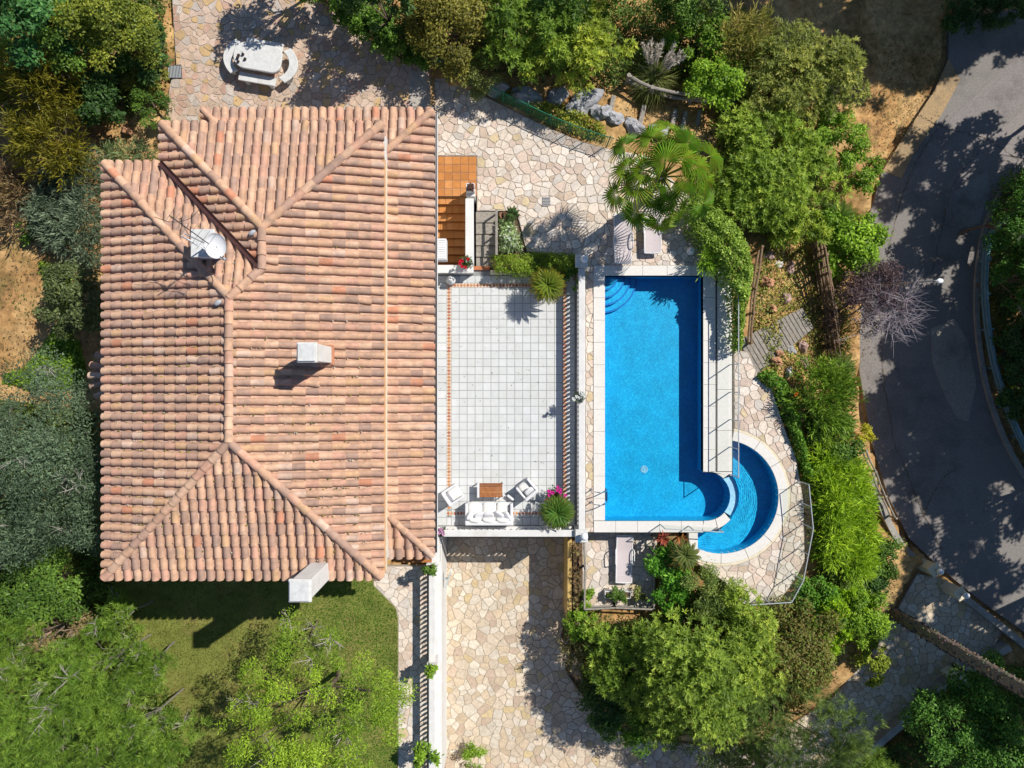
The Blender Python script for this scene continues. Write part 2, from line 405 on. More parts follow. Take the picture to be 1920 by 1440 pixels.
# ---------------------------------------------------------------- ground: one uneven sheet that reaches the horizon
CP = [(0, 0, .8), (200, 0, .8), (0, 400, .5), (150, 400, .4), (0, 800, .2), (150, 800, .2), (0, 1100, 0), (150, 1200, 0), (0, 1440, -.1), (300, 1440, -.05), (745, 1500, 0), (500, 1200, 0), (250, 150, .6), (280, 260, .5),
      (450, -50, .55), (700, -50, .6), (800, 60, .5), (820, 110, .35), (900, 150, .25), (960, 180, .22), (1030, 210, .2), (1100, 230, .2), (1000, 130, 0), (1100, 170, -.05), (1000, 0, -.3), (1200, 0, -.8), (1200, 150, -.25), (1160, 210, .1), (1240, 215, -.1),
      (1300, 250, -.2), (1320, 225, -.45), (1350, 200, -.9), (1400, 0, -1.5), (1450, 150, -1.3), (1450, 330, -.9), (1330, 350, .1), (1370, 420, .1), (1550, 300, -1.7), (1600, 100, -2.4), (1650, 180, -2.75), (1700, 180, -3.0), (1580, 400, -2.1),
      (1410, 480, 0), (1400, 560, .1), (1500, 500, -1.0), (1560, 500, -1.9), (1430, 620, -.2), (1500, 620, -.9), (1560, 640, -1.9), (1450, 700, .1), (1490, 780, 0), (1540, 800, -1.0), (1600, 760, -2.5), (1530, 950, -.2), (1570, 950, -1.0), (1630, 950, -2.6),
      (1530, 1080, -.6), (1600, 1130, -2.2), (1500, 1250, -1.9), (1300, 1110, -.3), (1300, 1180, -1.1), (1150, 1180, -.6), (1150, 1240, -1.6), (1100, 1250, -2.2), (1200, 1330, -2.2), (1400, 1350, -2.3), (1350, 1250, -1.6), (1080, 1170, -1.3), (1400, 1170, -.6), (1260, 1060, 0),
      (1750, 500, -3.1), (1700, 800, -3.1), (1850, 1000, -3.1), (1850, 200, -3.1), (1900, 0, -3.1), (1900, 600, -3.1), (1920, 800, -3.1), (1900, 1350, -2.5), (1750, 1420, -2.4), (1650, 1450, -2.5), (2100, 700, -3), (2100, 0, -3), (2100, 1400, -3), (-300, 700, .5), (960, -300, 0), (960, 1700, -2.7), (1500, -100, -2.2), (1700, 20, -2.9)]
CPa = np.array([(*W(x, y, h), h) for x, y, h in CP])
def ground_h(X, Y):
    X = np.atleast_1d(np.asarray(X, float)); Y = np.atleast_1d(np.asarray(Y, float))
    d2 = (X[:, None] - CPa[:, 0]) ** 2 + (Y[:, None] - CPa[:, 1]) ** 2 + .15
    w = d2 ** -1.7; return (w @ CPa[:, 2]) / w.sum(1)
def make_ground():
    far = np.array([38., 50, 80, 140, 250, 420])
    xs = np.concatenate([-far[::-1], np.arange(-32, 32.01, .3), far]); ys = np.concatenate([-far[::-1], np.arange(-24, 24.01, .3), far])
    X, Y = np.meshgrid(xs, ys); G = np.c_[X.ravel(), Y.ravel()]; H = ground_h(G[:, 0], G[:, 1])
    H += .05 * np.sin(G[:, 0] * 1.7 + np.sin(G[:, 1] * 1.3)) + .04 * np.sin(G[:, 1] * 2.3 + G[:, 0] * .8)
    deep = [poly_N, poly_S, poly_L, poly_E, poly_terrace, PW([(1113, 497), (1376, 497), (1376, 998), (1113, 998)], P), PW([(1270, 780), (1500, 780), (1500, 1072), (1270, 1072)], P)]
    for q in deep:
        i = inside(G, q) & (edge_dist(G, q) > .4); H[i] = np.minimum(H[i], -3.3)
    for q, z in ((poly_NW, NW), (poly_lawn, 0), (poly_path, 0), (poly_L, SD)):
        i = inside(G, q) | (edge_dist(G, q) < (.35 if q is poly_L else .2)); H[i] = np.minimum(H[i], z - .22)
    hs = np.array([[-13.2, 7], [-11.3, 7], [-11.3, 8.4], [-3.3, 8.4], [-3.3, -6.2], [-13.2, -6.2]])
    i = inside(G, [tuple(p) for p in hs]); H[i] = np.minimum(H[i], -.3)
    stair = [W(806, 292, 0), W(894, 292, 0), W(894, 500, 0), W(806, 500, 0)]
    i = inside(G, stair) | (edge_dist(G, stair) < .3); H[i] = np.minimum(H[i], -3)
    for q, z in ((poly_drive, DR), (poly_road, RD)):
        i = inside(G, q) | (edge_dist(G, q) < .42); H[i] = np.minimum(H[i], z - .16)
    i = (np.abs(G[:, 0]) > 33) | (np.abs(G[:, 1]) > 25); H[i] = np.minimum(H[i], -.5) - .1
    nx, ny = len(xs), len(ys); a = np.arange((ny - 1) * nx).reshape(ny - 1, nx)[:, :-1].ravel()
    F = np.c_[a, a + 1, a + nx + 1, a + nx]
    me = bpy.data.meshes.new('ground'); me.from_pydata(np.c_[G, H].tolist(), [], F.tolist()); me.materials.append(M['dirt'])
    me.polygons.foreach_set('use_smooth', [True] * len(me.polygons))
    return tag(link(bpy.data.objects.new('ground', me)), 'bare orange brown garden soil on the slope around the villa', 'ground', kind='structure')
make_ground()

# ---------------------------------------------------------------- paved areas: mortar bed + single flagstones
PALE = [((.68, .58, .48), 5), ((.62, .49, .40), 3), ((.70, .62, .54), 4), ((.58, .52, .46), 2), ((.60, .48, .30), .7), ((.55, .43, .33), 1)]
PINK = [((.52, .38, .28), 5), ((.56, .42, .33), 4), ((.48, .31, .23), 2), ((.53, .36, .18), 2), ((.50, .43, .37), 1)]
WARM = [((.60, .50, .38), 5), ((.55, .44, .31), 3), ((.62, .55, .45), 4), ((.55, .43, .25), 1.0), ((.52, .40, .30), 1.2)]
def paving(name, label, poly, z, base, pal, pitch, seed, bed='mortar', thick=.03):
    b = MB(); b.prism(poly, base, z - .018); o = b.build(name, M[bed])
    tag(o, label, 'paving', kind='structure')
    pieces(voronoi(inset(poly if area(poly) > 0 else poly[::-1], .02), pitch, .024, seed), z, thick, pal, 'flagstone', M['stone'], o, 300, seed, tilt=.006)
    return o
paving('patio', 'pale crazy paved patio in front of the orange stairs and palm', poly_N, P, -3.4, PALE, .295, 11)
paving('poolside_strip', 'narrow strip of crazy paving between balustrade and pool coping', poly_S, P, -3.4, PALE, .285, 12)
paving('sun_deck', 'crazy paved sun deck south of the pool with wooden railing', poly_L, SD, -3.4, PALE, .33, 13)
paving('pool_deck', 'crazy paving curving around the small round pool', poly_E, P, -3.4, PALE, .295, 14)
paving('upper_patio', 'pinkish crazy paved patio under the white stone table', poly_NW, NW, -.2, PINK, .285, 15)
paving('driveway', 'cream crazy paved driveway sweeping below the terrace', poly_drive, DR, DR - .4, WARM, .33, 16, 'mortar_drive')
paving('garden_path', 'narrow crazy paved path beside the lawn and balustrade', poly_path, 0, -.3, PALE, .33, 17)
b = MB((.1, .1, .1))                                                   # two low steps between the patios
for k, (x0, z) in enumerate(((768, .5), (784, .4))):
    q = PW([(x0, 130), (x0 + 18, 138), (x0 + 18, 205), (x0, 205)], z)
    s = MB((.42, .38, .33)); s.prism(q, 0, NW + .012 - .002 * k, .01)
    o = s.build('stone_step', M['stone']); tag(o, ['left of the two flat stone steps behind the tiled roof corner', 'right of the two flat stone steps behind the tiled roof corner'][k], 'step')

# lawn
lawn = MB(); lawn.prism(poly_lawn, -.3, -.01); lawn = lawn.build('lawn', M['lawn']); tag(lawn, 'green and straw coloured lawn south of the house', 'lawn', kind='structure')

# road: concrete lane strips laid on a base
rb = MB((.235, .215, .20)); rb.prism(poly_road, RD - .4, RD); road = rb.build('road', M['asphalt']); tag(road, 'worn grey concrete road curving along the right side', 'road', kind='structure')
def band(path, w0, w1, z, h=RD):                                        # strip between two offsets of a pixel path
    P_ = [Vector(W(*p, h)) for p in path]; L = []; Rr = []
    for i, p in enumerate(P_):
        t = (P_[min(i + 1, len(P_) - 1)] - P_[max(i - 1, 0)]).normalized(); n = Vector((-t.y, t.x)); L.append(p + n * w0); Rr.append(p + n * w1)
    return [tuple(q) for q in L] + [tuple(q) for q in Rr[::-1]]
def spline(pts, k=6):
    out = []
    for i in range(len(pts) - 1):
        p0, p1, p2, p3 = pts[max(i - 1, 0)], pts[i], pts[i + 1], pts[min(i + 2, len(pts) - 1)]
        for j in range(k):
            t = j / k
            out.append(tuple(.5 * (2 * p1[a] + (p2[a] - p0[a]) * t + (2 * p0[a] - 5 * p1[a] + 4 * p2[a] - p3[a]) * t * t + (3 * p1[a] - p0[a] - 3 * p2[a] + p3[a]) * t ** 3) for a in range(len(p1))))
    return out + [tuple(pts[-1])]
def strip_obj(name, q, z, c, m, parent, th=.012):
    s = MB(c); s.prism(q, z - .05, z + th); return s.build(name, m, parent)
strip_obj('road_slab', PW([(1790, 215), (1920, 92), (2000, 20), (2200, -60), (2200, 20), (1960, 170), (1905, 205), (1820, 285), (1766, 340), (1730, 380), (1700, 350), (1740, 270)], RD), RD, (.245, .22, .21), M['asphalt'], road)
strip_obj('road_slab', PW([(1834, 280), (1925, 200), (2000, 150), (2200, 60), (2200, 110), (1990, 235), (1900, 315), (1845, 400), (1815, 430), (1770, 420), (1775, 345)], RD), RD, (.265, .235, .225), M['asphalt'], road, .014)
strip_obj('road_patch', PW([(1745, 615), (1790, 600), (1815, 640), (1830, 720), (1815, 790), (1795, 785), (1770, 740), (1748, 680)], RD), RD, (.33, .30, .26), M['asphalt'], road, .02)
strip_obj('road_patch', PW([(1790, 360), (1850, 320), (1855, 360), (1835, 420), (1800, 430), (1785, 400)], RD), RD, (.30, .29, .285), M['asphalt'], road, .024)
cr = MB((.05, .05, .05))
for path in ([(1778, 215), (1742, 262), (1705, 330), (1675, 430), (1655, 560), (1655, 700), (1680, 850)], [(1835, 285), (1790, 340), (1765, 430), (1745, 520)], [(1720, 215), (1770, 240), (1850, 262), (1910, 300)], [(1725, 980), (1760, 905), (1790, 880)], [(1690, 860), (1730, 960), (1765, 1030)]):
    pts = [Vector((*W(*p, RD), 0)) for p in spline(path, 14)]; g = random.Random(len(path))
    for a, c in zip(pts, pts[1:]):
        o = Vector((g.uniform(-.035, .035), g.uniform(-.035, .035), 0)); t = (c - a).normalized(); n = Vector((-t.y, t.x, 0)) * g.uniform(.006, .016); z = Vector((0, 0, RD + .032))
        cr.add([a + o - n + z, c + o - n + z, c + o + n + z, a + o + n + z], [(0, 1, 2, 3)])
cr.build('road_crack', M['soil'], road)
vb = MB((.40, .28, .15)); vb.prism(PW([(1778, 110), (1800, 150), (1765, 215), (1712, 290), (1690, 335), (1655, 320), (1705, 240), (1752, 170)], RD), RD - .1, RD + .02); vb.build('dusty_verge', M['asphalt'], road)
for k, (w0, w1, zz, lab) in enumerate(((-.1, .12, RD + .12, 'low concrete kerb along the outer bend of the road'),)):
    kb = band(spline([(2000, 235), (1908, 318), (1852, 408), (1830, 520), (1834, 650), (1864, 780), (1928, 905), (2050, 1035)]), w0, w1, 0)
    n = len(kb) // 2; s = MB()
    for i in range(n - 1): s.prism([kb[i], kb[i + 1], kb[-2 - i], kb[-1 - i]], RD - .3, zz)
    tag(s.build('kerb', M['kerb']), lab, 'kerb')

# ---------------------------------------------------------------- swimming pool
pool_in = PW([(1134, 517), (1318, 517), (1318, 885)] + arc(1323, 930, 46, -88, 94, 16) + [(1318, 976), (1134, 976)], P)
PF, PWZ = -.62, .20
def basin(poly, z0, z1, m, name, parent):
    if area(poly) < 0: poly = poly[::-1]
    n = len(poly); vs = [(x, y, z0) for x, y in poly] + [(x, y, z1) for x, y in poly]
    fs = [tuple(range(n))] + [(k, n + k, n + (k + 1) % n, (k + 1) % n) for k in range(n)]
    b = MB(); b.add(vs, fs); return b.build(name, m, parent)
pool = thing('swimming_pool', 'long blue rectangular swimming pool with a rounded south east bulge', 'pool', (*W(1226, 746, P), PF))
basin(pool_in, PF, P + .02, M['mosaic'], 'basin', pool)
drx, dry = W(1208, 880, PF); s = MB(); s.lathe([(.16, 0), (.16, .012), (.12, .018), (.115, .006), (.05, .006), (.045, .016), (.01, .016)], (drx, dry, PF), 20); s.build('floor_drain', M['mosaic_pale'], pool)
stp = PW([(1134.2, 517.2)], P)[0]
for r_, z in ((66, -.44), (53, -.25), (40, -.06), (26, .10)):
    rr = r_ / 45 * .99; q = [(stp[0], stp[1])] + [(stp[0] + rr * math.cos(a), stp[1] - rr * math.sin(a)) for a in np.linspace(0, math.pi / 2, 16)]
    s = MB(); s.prism(q, PF, z); so_ = s.build('pool_step', M['mosaic'], pool)
    an_ = np.linspace(0, math.pi / 2, 18); q = [(stp[0] + rr * math.cos(a), stp[1] - rr * math.sin(a)) for a in an_] + [(stp[0] + (rr - .07) * math.cos(a), stp[1] - (rr - .07) * math.sin(a)) for a in an_[::-1]]
    s = MB(); s.prism(q, z - .02, z + .006); s.build('riser_shade', M['mosaic_dark'], so_)  # dark band standing in for the shade on the step risers
def slab_run(a, b, w, n, z0, z1, m, name, parent, gap=.008):            # n slabs along a->b, w to the left of the run
    a = Vector(a); b = Vector(b); t = (b - a) / n; u = t.normalized(); nn = Vector((-u.y, u.x)) * w
    for k in range(n):
        p = a + t * k + u * gap / 2; q = a + t * (k + 1) - u * gap / 2
        s = MB(); s.prism([tuple(p), tuple(q), tuple(q + nn), tuple(p + nn)], z0, z1, .008); s.build(name, m, parent)
cz = P + .035
def pp(x, y): return W(x, y, P)
slab_run(pp(1134, 976), pp(1134, 517), .47, 11, P - .3, cz, M['coping'], 'coping_slab', pool)
slab_run(pp(1113, 517), pp(1342, 517), .42, 5, P - .3, cz, M['coping'], 'coping_slab', pool)
slab_run(pp(1318, 517), pp(1318, 884), .51, 9, P - .3, cz, M['coping'], 'coping_slab', pool)
slab_run(pp(1318, 977), pp(1113, 977), .46, 5, P - .3, cz, M['coping'], 'coping_slab', pool)
s = MB(); s.prism(PW([(1318, 884.5)] + arc(1323, 930, 46.5, -86, -44, 6) + [(1366, 890), (1342, 884.5)], P), P - .3, cz, .008); s.build('coping_slab', M['coping'], pool)
for a0, a1 in ((94, 68), (67, 42)):
    s = MB(); s.prism(PW(arc(1323, 930, 46.5, a0, a1, 5) + arc(1320, 930, 66, a1, a0, 5), P), P - .3, cz, .008); s.build('coping_slab', M['coping'], pool)
slab_run(pp(1345, 500), pp(1345, 884), .60, 5, P - .3, P + .024, M['coping'], 'border_slab', pool, .01)
s = MB(); s.prism(PW([(1345, 885), (1372, 885), (1372, 892), (1366, 890.5), (1345, 885.5)], P), P - .3, P + .02); s.build('border_slab', M['coping'], pool)
s = MB(); s.prism(PW(arc(1323, 930, 46, -42, 40, 12) + arc(1323, 930, 63, 38, -36, 12), P), PF, .17); s.build('overflow_lip', M['mosaic_pale'], pool)
wat = MB(); wat.prism(PW([(1134.3, 517.3), (1317.7, 517.3), (1317.7, 885)] + arc(1323, 930, 45.5, -88, 94, 16) + [(1318, 975.7), (1134.3, 975.7)], P), PWZ - .01, PWZ)
wat.f = [wat.f[-1]]; tag(wat.build('pool_water', M['water']), 'still water surface of the long rectangular pool', 'water', kind='structure')

kid = thing('paddling_pool', 'small round blue paddling pool beside the big pool', 'pool', (*W(1395, 931, P), -.4))
kid_poly = PW(arc(*KC, 107, -78, 113, 30) + [(1308, 1030), (1308, 1000), (1346, 997), (1373, 969)] + arc(1323, 930, 63, 38, -36, 8) + [(1374, 893)], P)
KF, KW = -.42, .02
basin(kid_poly, KF, P + .01, M['mosaic_small'], 'basin', kid)
for k in range(8):                                                      # round coping in eight curved slabs
    a0 = -79 + k * 24.2; a1 = a0 + 23.9
    s = MB(); s.prism(PW(arc(*KC, 107, a0, a1, 7) + arc(*KC, 125, a1, a0, 7), P), P - .3, cz, .008); s.build('coping_slab', M['coping'], kid)
    s = MB(); s.prism(PW(arc(*KC, 125.3, a0, a1, 7) + arc(*KC, 130, a1, a0, 7), P), P - .3, P + .012); s.build('edging', M['cream'], kid)
s = MB(); s.prism(PW([(1291, 999), (1308, 999), (1308, 1033), (1303, 1042), (1291, 1038)], P), P - .3, cz, .008); s.build('coping_slab', M['coping'], kid)
wat = MB()                                                              # gently rippled round water surface
g = random.Random(3); c0 = W(*KC, KW); nr, na = 70, 150
inner = inset(kid_poly if area(kid_poly) > 0 else kid_poly[::-1], .004)
xs = np.linspace(min(p[0] for p in inner), max(p[0] for p in inner), 200); ys = np.linspace(min(p[1] for p in inner), max(p[1] for p in inner), 260)
GX, GY = np.meshgrid(xs, ys); rr = np.hypot(GX - W(1330, 930, KW)[0], GY - W(1330, 930, KW)[1]); th = np.arctan2(GY - W(1330, 930, KW)[1], GX - W(1330, 930, KW)[0])
Z = KW + .0036 * np.sin(rr * 78 + 2.6 * np.sin(th * 7 + rr * 4) + 1.9 * np.sin(th * 17 - rr * 3)) * (.6 + .4 * np.sin(th * 11 + rr * 9)) +   .0022 * np.sin(rr * 108 + 3 * np.sin(th * 13 + rr * 5))
gi = inside(np.c_[GX.ravel(), GY.ravel()], inner).reshape(GX.shape)
a = [(j * 200 + i, j * 200 + i + 1, (j + 1) * 200 + i + 1, (j + 1) * 200 + i) for j in range(259) for i in range(199) if gi[j:j + 2, i:i + 2].any()]
wat.add(np.c_[GX.ravel(), GY.ravel(), Z.ravel()].tolist(), a); wat.f = [tuple(x) for x in wat.f]
ow = wat.build('paddling_pool_water', M['water_small'], smooth='all'); tag(ow, 'rippled water surface of the small round pool', 'water', kind='structure')

# pool ladder
lad = thing('pool_ladder', 'curved steel pool ladder with two rails on the west coping', 'ladder', (*W(1120, 930, P), cz))
for k, y in enumerate((918, 941)):
    x0 = W(1103, y, P)[0]; yy = W(1103, y, P)[1]
    path = spline([(x0 + .12, yy, cz), (x0 + .14, yy, cz + .45), (x0 + .34, yy, cz + .72), (x0 + .62, yy, cz + .55), (x0 + .76, yy, cz + .1), (x0 + .78, yy, -.35)], 5)
    s = MB(); s.tube(path, .022, 8); s.build('rail', M['chrome'], lad, True)
    s = MB(); s.lathe([(.05, 0), (.05, .015), (.03, .03)], (x0 + .12, yy, cz), 12); s.build('flange', M['chrome'], lad)
for z in (.1, -.15):
    xx = W(1103, 930, P)[0] + .78; y0, y1 = W(0, 918, P)[1], W(0, 941, P)[1]
    s = MB(); s.box((xx, (y0 + y1) / 2, z), (.08, abs(y1 - y0), .03)); s.build('rung', M['chrome'], lad)

# ---------------------------------------------------------------- terrace
tb = MB(); tb.prism(poly_terrace, -3.2, -.012); ter = tb.build('terrace', M['grout']); tag(ter, 'raised terrace with pale square tiles and a red diamond border', 'terrace', kind='structure')
TW = [((.58, .59, .59), 5), ((.595, .605, .605), 4), ((.565, .58, .575), 2.5), ((.57, .585, .57), 3), ((.61, .62, .625), 2)]
tx0, tx1, ty0, ty1 = -2.533, 2.10, -5.22, 4.02; nxt, nyt = 14, 28; bw = .185
cells = []
xsl = [-3.35, tx0 - bw] + [tx0 + (tx1 - tx0) * k / nxt for k in range(nxt + 1)] + [tx1 + bw, tx1 + bw + .33]
ysl = [-6.22 + .33, -6.22 + .66] + [ty0 + (ty1 - ty0) * k / nyt for k in range(nyt + 1)] + [ty1 + bw, ty1 + bw + .30]
tiles = []
for i in range(len(xsl) - 1):
    for j in range(len(ysl) - 1):
        x0, x1, y0, y1 = xsl[i], xsl[i + 1], ysl[j], ysl[j + 1]
        bx_ = abs((x1 - x0) - bw) < .02; by_ = abs((y1 - y0) - bw) < .02 or (j == 1)
        if j == 1: y0, y1 = ysl[1], ysl[2]
        if bx_ and ty0 - .2 < (y0 + y1) / 2 < ty1 + .2: continue
        if abs((y1 - y0) - bw) < .02 and tx0 - .2 < (x0 + x1) / 2 < tx1 + .2: continue
        g_ = .008; tiles.append([(x0 + g_, y0 + g_), (x1 - g_, y0 + g_), (x1 - g_, y1 - g_), (x0 + g_, y1 - g_)])
pieces(tiles, 0, .01, TW, 'tile', M['floor_tile'], ter, 300, 5, .002, 'tiles', var=.02)
bd = MB(); g = random.Random(8)                                        # diamond border
def diamonds(a, b):
    a = Vector(a); b = Vector(b); L = (b - a).length; n = int(L / .135); u = (b - a) / n
    uu = u.normalized(); nn = Vector((-uu.y, uu.x))
    bd.prism([tuple(a - nn * bw * .48), tuple(b - nn * bw * .48), tuple(b + nn * bw * .48), tuple(a + nn * bw * .48)], -.02, -.004, col=(.62, .52, .44))
    for k in range(n):
        c = a + u * (k + .5); h = .067; cc = g.choice([(.42, .17, .09), (.47, .22, .10), (.36, .13, .08), (.5, .27, .13)])
        bd.prism([tuple(c - uu * h), tuple(c - nn * h * 1.3), tuple(c + uu * h), tuple(c + nn * h * 1.3)], -.015, .002, col=cc)
diamonds((tx0 - bw / 2, ty0), (tx0 - bw / 2, ty1)); diamonds((tx1 + bw / 2, ty0), (tx1 + bw / 2, ty1))
diamonds((tx0 - bw, ty1 + bw / 2), (tx1 + bw, ty1 + bw / 2)); diamonds((tx0 - bw, ysl[1] + (ty0 - ysl[1]) / 2), (tx1 + bw, ysl[1] + (ty0 - ysl[1]) / 2))
tag(bd.build('border_tiles', M['terracotta'], ter), kind='stuff')

# ---------------------------------------------------------------- balustrades
BAL = None
def balustrade(name, label, a, b, z, plinth=.30, hgt=1.0, step=.2, under=None, posts=()):
    global BAL
    a = Vector(a); b = Vector(b); d = b - a; L = d.length; u = d / L; rz = math.atan2(u.y, u.x)
    t = thing(name, label, 'balustrade', ((a.x + b.x) / 2, (a.y + b.y) / 2, z))
    s = MB(); s.box(((a.x + b.x) / 2, (a.y + b.y) / 2, z + plinth / 2), (L, .22, plinth), rz); s.build('plinth', M['white'], t)
    s = MB(); s.box(((a.x + b.x) / 2, (a.y + b.y) / 2, z + hgt - .05), (L, .27, .10), rz, .02); s.build('handrail', M['white'], t)
    if BAL is None:
        q = MB(); H = .6; q.lathe([(.055, 0), (.055, .05), (.035, .08), (.06, .2), (.058, .26), (.03, .40), (.028, .46), (.05, .52), (.055, .55), (.055, .6)], n=8); BAL = q.build('baluster', M['white']); BALM = BAL.data; bpy.data.objects.remove(BAL); BAL = BALM; BAL.polygons.foreach_set('use_smooth', [True] * len(BAL.polygons))
    n = int(L / step); H = hgt - .1 - plinth
    for k in range(n):
        p = a + u * (L * (k + .5) / n); o = bpy.data.objects.new('baluster', BAL); o.location = (p.x - t.location.x, p.y - t.location.y, plinth); o.scale = (1, 1, H / .6)
        link(o, t, False)
    for q in posts:
        c = a + u * q; s = MB(); s.box((c.x, c.y, z + (hgt + .06) / 2), (.34, .34, hgt + .06), rz, .015); s.build('pier', M['white'], t)
    return t
def globe_lamp(label, x, y, z, base=.0, r=.13, group=None):
    t = thing('globe_lamp', label, 'lamp', (x, y, z))
    s = MB(); s.lathe([(.09, 0), (.09, .03), (.045, .05), (.04, .12), (.07, .14)], (x, y, z), 12); s.build('stem', M['greymetal'], t, True)
    s = MB(); s.lathe([(r * math.sin(a), -r * math.cos(a)) for a in np.linspace(.35, 3.13, 12)], (x, y, z + .13 + r * .94), 20); s.build('globe', M['globe'], t, 'all')
ex = 2.80
balustrade('balustrade', 'white balustrade along the east edge of the tiled terrace', (ex, 4.65), (ex, -5.85), 0, .36, 1.05, .185)
balustrade('balustrade', 'white balustrade along the south edge of the terrace behind the sofa', (-2.75, -6.02), (2.50, -6.02), 0, .25, .98, .235)
for lab, y, lb in (('white corner pier at the north end of the terrace balustrade', 4.92, 'white globe lamp on the terrace pier beside the clipped hedge'), ('white corner pier at the south east corner of the terrace', -6.08, 'white globe lamp on the terrace pier beside the sun deck')):
    s = MB(); s.box((ex - .02, y, .55 - 1.6), (.42, .44, 3.2 + 1.1), 0, .02); s.box((ex - .02, y, 1.12), (.50, .52, .08), 0, .015); tag(s.build('corner_pier', M['marble']), lab, 'pier')
    globe_lamp(lb, ex + .06, y + .03, 1.16, r=.15)
sw = MB(); sw.box((-.1, -6.17, -1.48), (5.4, .12, 2.9), 0, .01); tag(sw.build('terrace_wall', M['white']), 'white retaining wall below the south terrace balustrade', 'wall')
# path balustrade over the white retaining wall, with two piers
pwx = -3.22
s = MB(); s.box((-3.04, -11.4, -1.32), (.16, 10.9, 2.62), 0, .02); s.box((-3.03, -11.4, .02), (.2, 10.9, .05), 0, .01); tag(s.build('retaining_wall', M['white']), 'tall white retaining wall between garden path and driveway', 'wall')
balustrade('balustrade', 'long white balustrade between the garden path and the driveway', (pwx, -6.5), (pwx, -16.8), 0, .28, 1.0, .2, posts=(.85, 4.85))
s = MB(); s.box((-3.2, -6.28, .5), (.5, .36, 1.0), 0, .02); s.box((-3.06, -6.9, .35), (.22, .9, .7), 0, .02); tag(s.build('garden_wall', M['white']), 'short white wall joining the terrace to the path balustrade', 'wall')
# ---------------------------------------------------------------- the house
house = thing('villa', 'two storey white villa with a hipped clay tile roof', 'house', (-8.3, 1, 0))
xL, xN, xR, yU, yN, yB = -13.36, -11.48, -4.27, 8.54, 7.24, -6.35
EH, PT = 6.0, .25
hw, hu = (xR - xL) / 2, (xR - xN) / 2; xm, xu = xL + hw, xN + hu
s = MB(); s.prism([(xL + .5, yN - .5), (xN + .5, yN - .5), (xN + .5, yU - .35), (xR + .1, yU - .35), (xR + .1, yB + .5), (xL + .5, yB + .5)], -.5, EH - .12); s.build('wall', M['white'], house)
s = MB(); s.prism([(xR + .1, 8.55), (-3.42, 8.55), (-3.42, -5.1), (xR + .1, -5.1)], -3, 5.15); s.build('wall', M['white'], house)
s = MB(); s.prism([(xL + .06, yN - .06), (xN + .06, yN - .06), (xN + .06, yU - .06), (xR - .03, yU - .06), (xR - .03, yB + .06), (xL + .06, yB + .06)], EH - .14, EH - .02); s.build('eave_soffit', M['cream'], house)
s = MB((.56, .31, .15)); s.box((xR + .05, .6, EH - .02), (.10, 13.6, .12), 0, .01); s.build('fascia', M['terracotta'], house)
s = MB(); s.box((xR + .112, .55, EH - .14), (.022, 13.4, .2), 0, .006); s.build('fascia', M['cream'], house)
TILE = [((.56, .36, .235), 7), ((.50, .32, .22), 5), ((.60, .41, .28), 4), ((.42, .28, .21), 5), ((.56, .33, .235), 4), ((.37, .255, .20), 2), ((.59, .44, .34), 1.2), ((.54, .24, .14), .7), ((.57, .37, .21), 1.4)]
TILE = [(tuple((.88 * v + .12 * m) * t for v, m, t in zip(c, (.545, .35, .235), (1.03, .98, .97))), w) for c, w in TILE]
CH = [((.60, .38, .27), 4), ((.64, .42, .31), 3), ((.54, .33, .23), 3), ((.48, .30, .22), 2)]
gr = random.Random(21)
def pick(pal, g=gr):
    c = g.choices([q[0] for q in pal], [q[1] for q in pal])[0]; k = g.uniform(.92, 1.08); return tuple(min(.9, x * k) for x in c)
allcaps = []          # (height, verts, faces, colour, roof key)
chan = {'roof': MB(), 'lower_roof': MB()}
ARC = [math.pi * k / 6 for k in range(7)]
def barrel(a, b, r0, r1, up, c):
    a = Vector(a); b = Vector(b); t = (b - a).normalized(); s = t.cross(Vector(up)).normalized(); n = s.cross(t)
    vs = []
    for p, r in ((a, r0), (b, r1)):
        for q in ARC: vs.append(p + s * (math.cos(q) * r) + n * (math.sin(q) * r * .92))
    for q in ARC: vs.append(a + t * .01 + s * (math.cos(q) * (r0 - .018)) + n * (math.sin(q) * (r0 - .018) * .9))
    fs = [(k, k + 1, 8 + k, 7 + k) for k in range(6)] + [(14 + k, 15 + k, k + 1, k) for k in range(6)] + [tuple(range(20, 13, -1))]
    return vs, fs, c
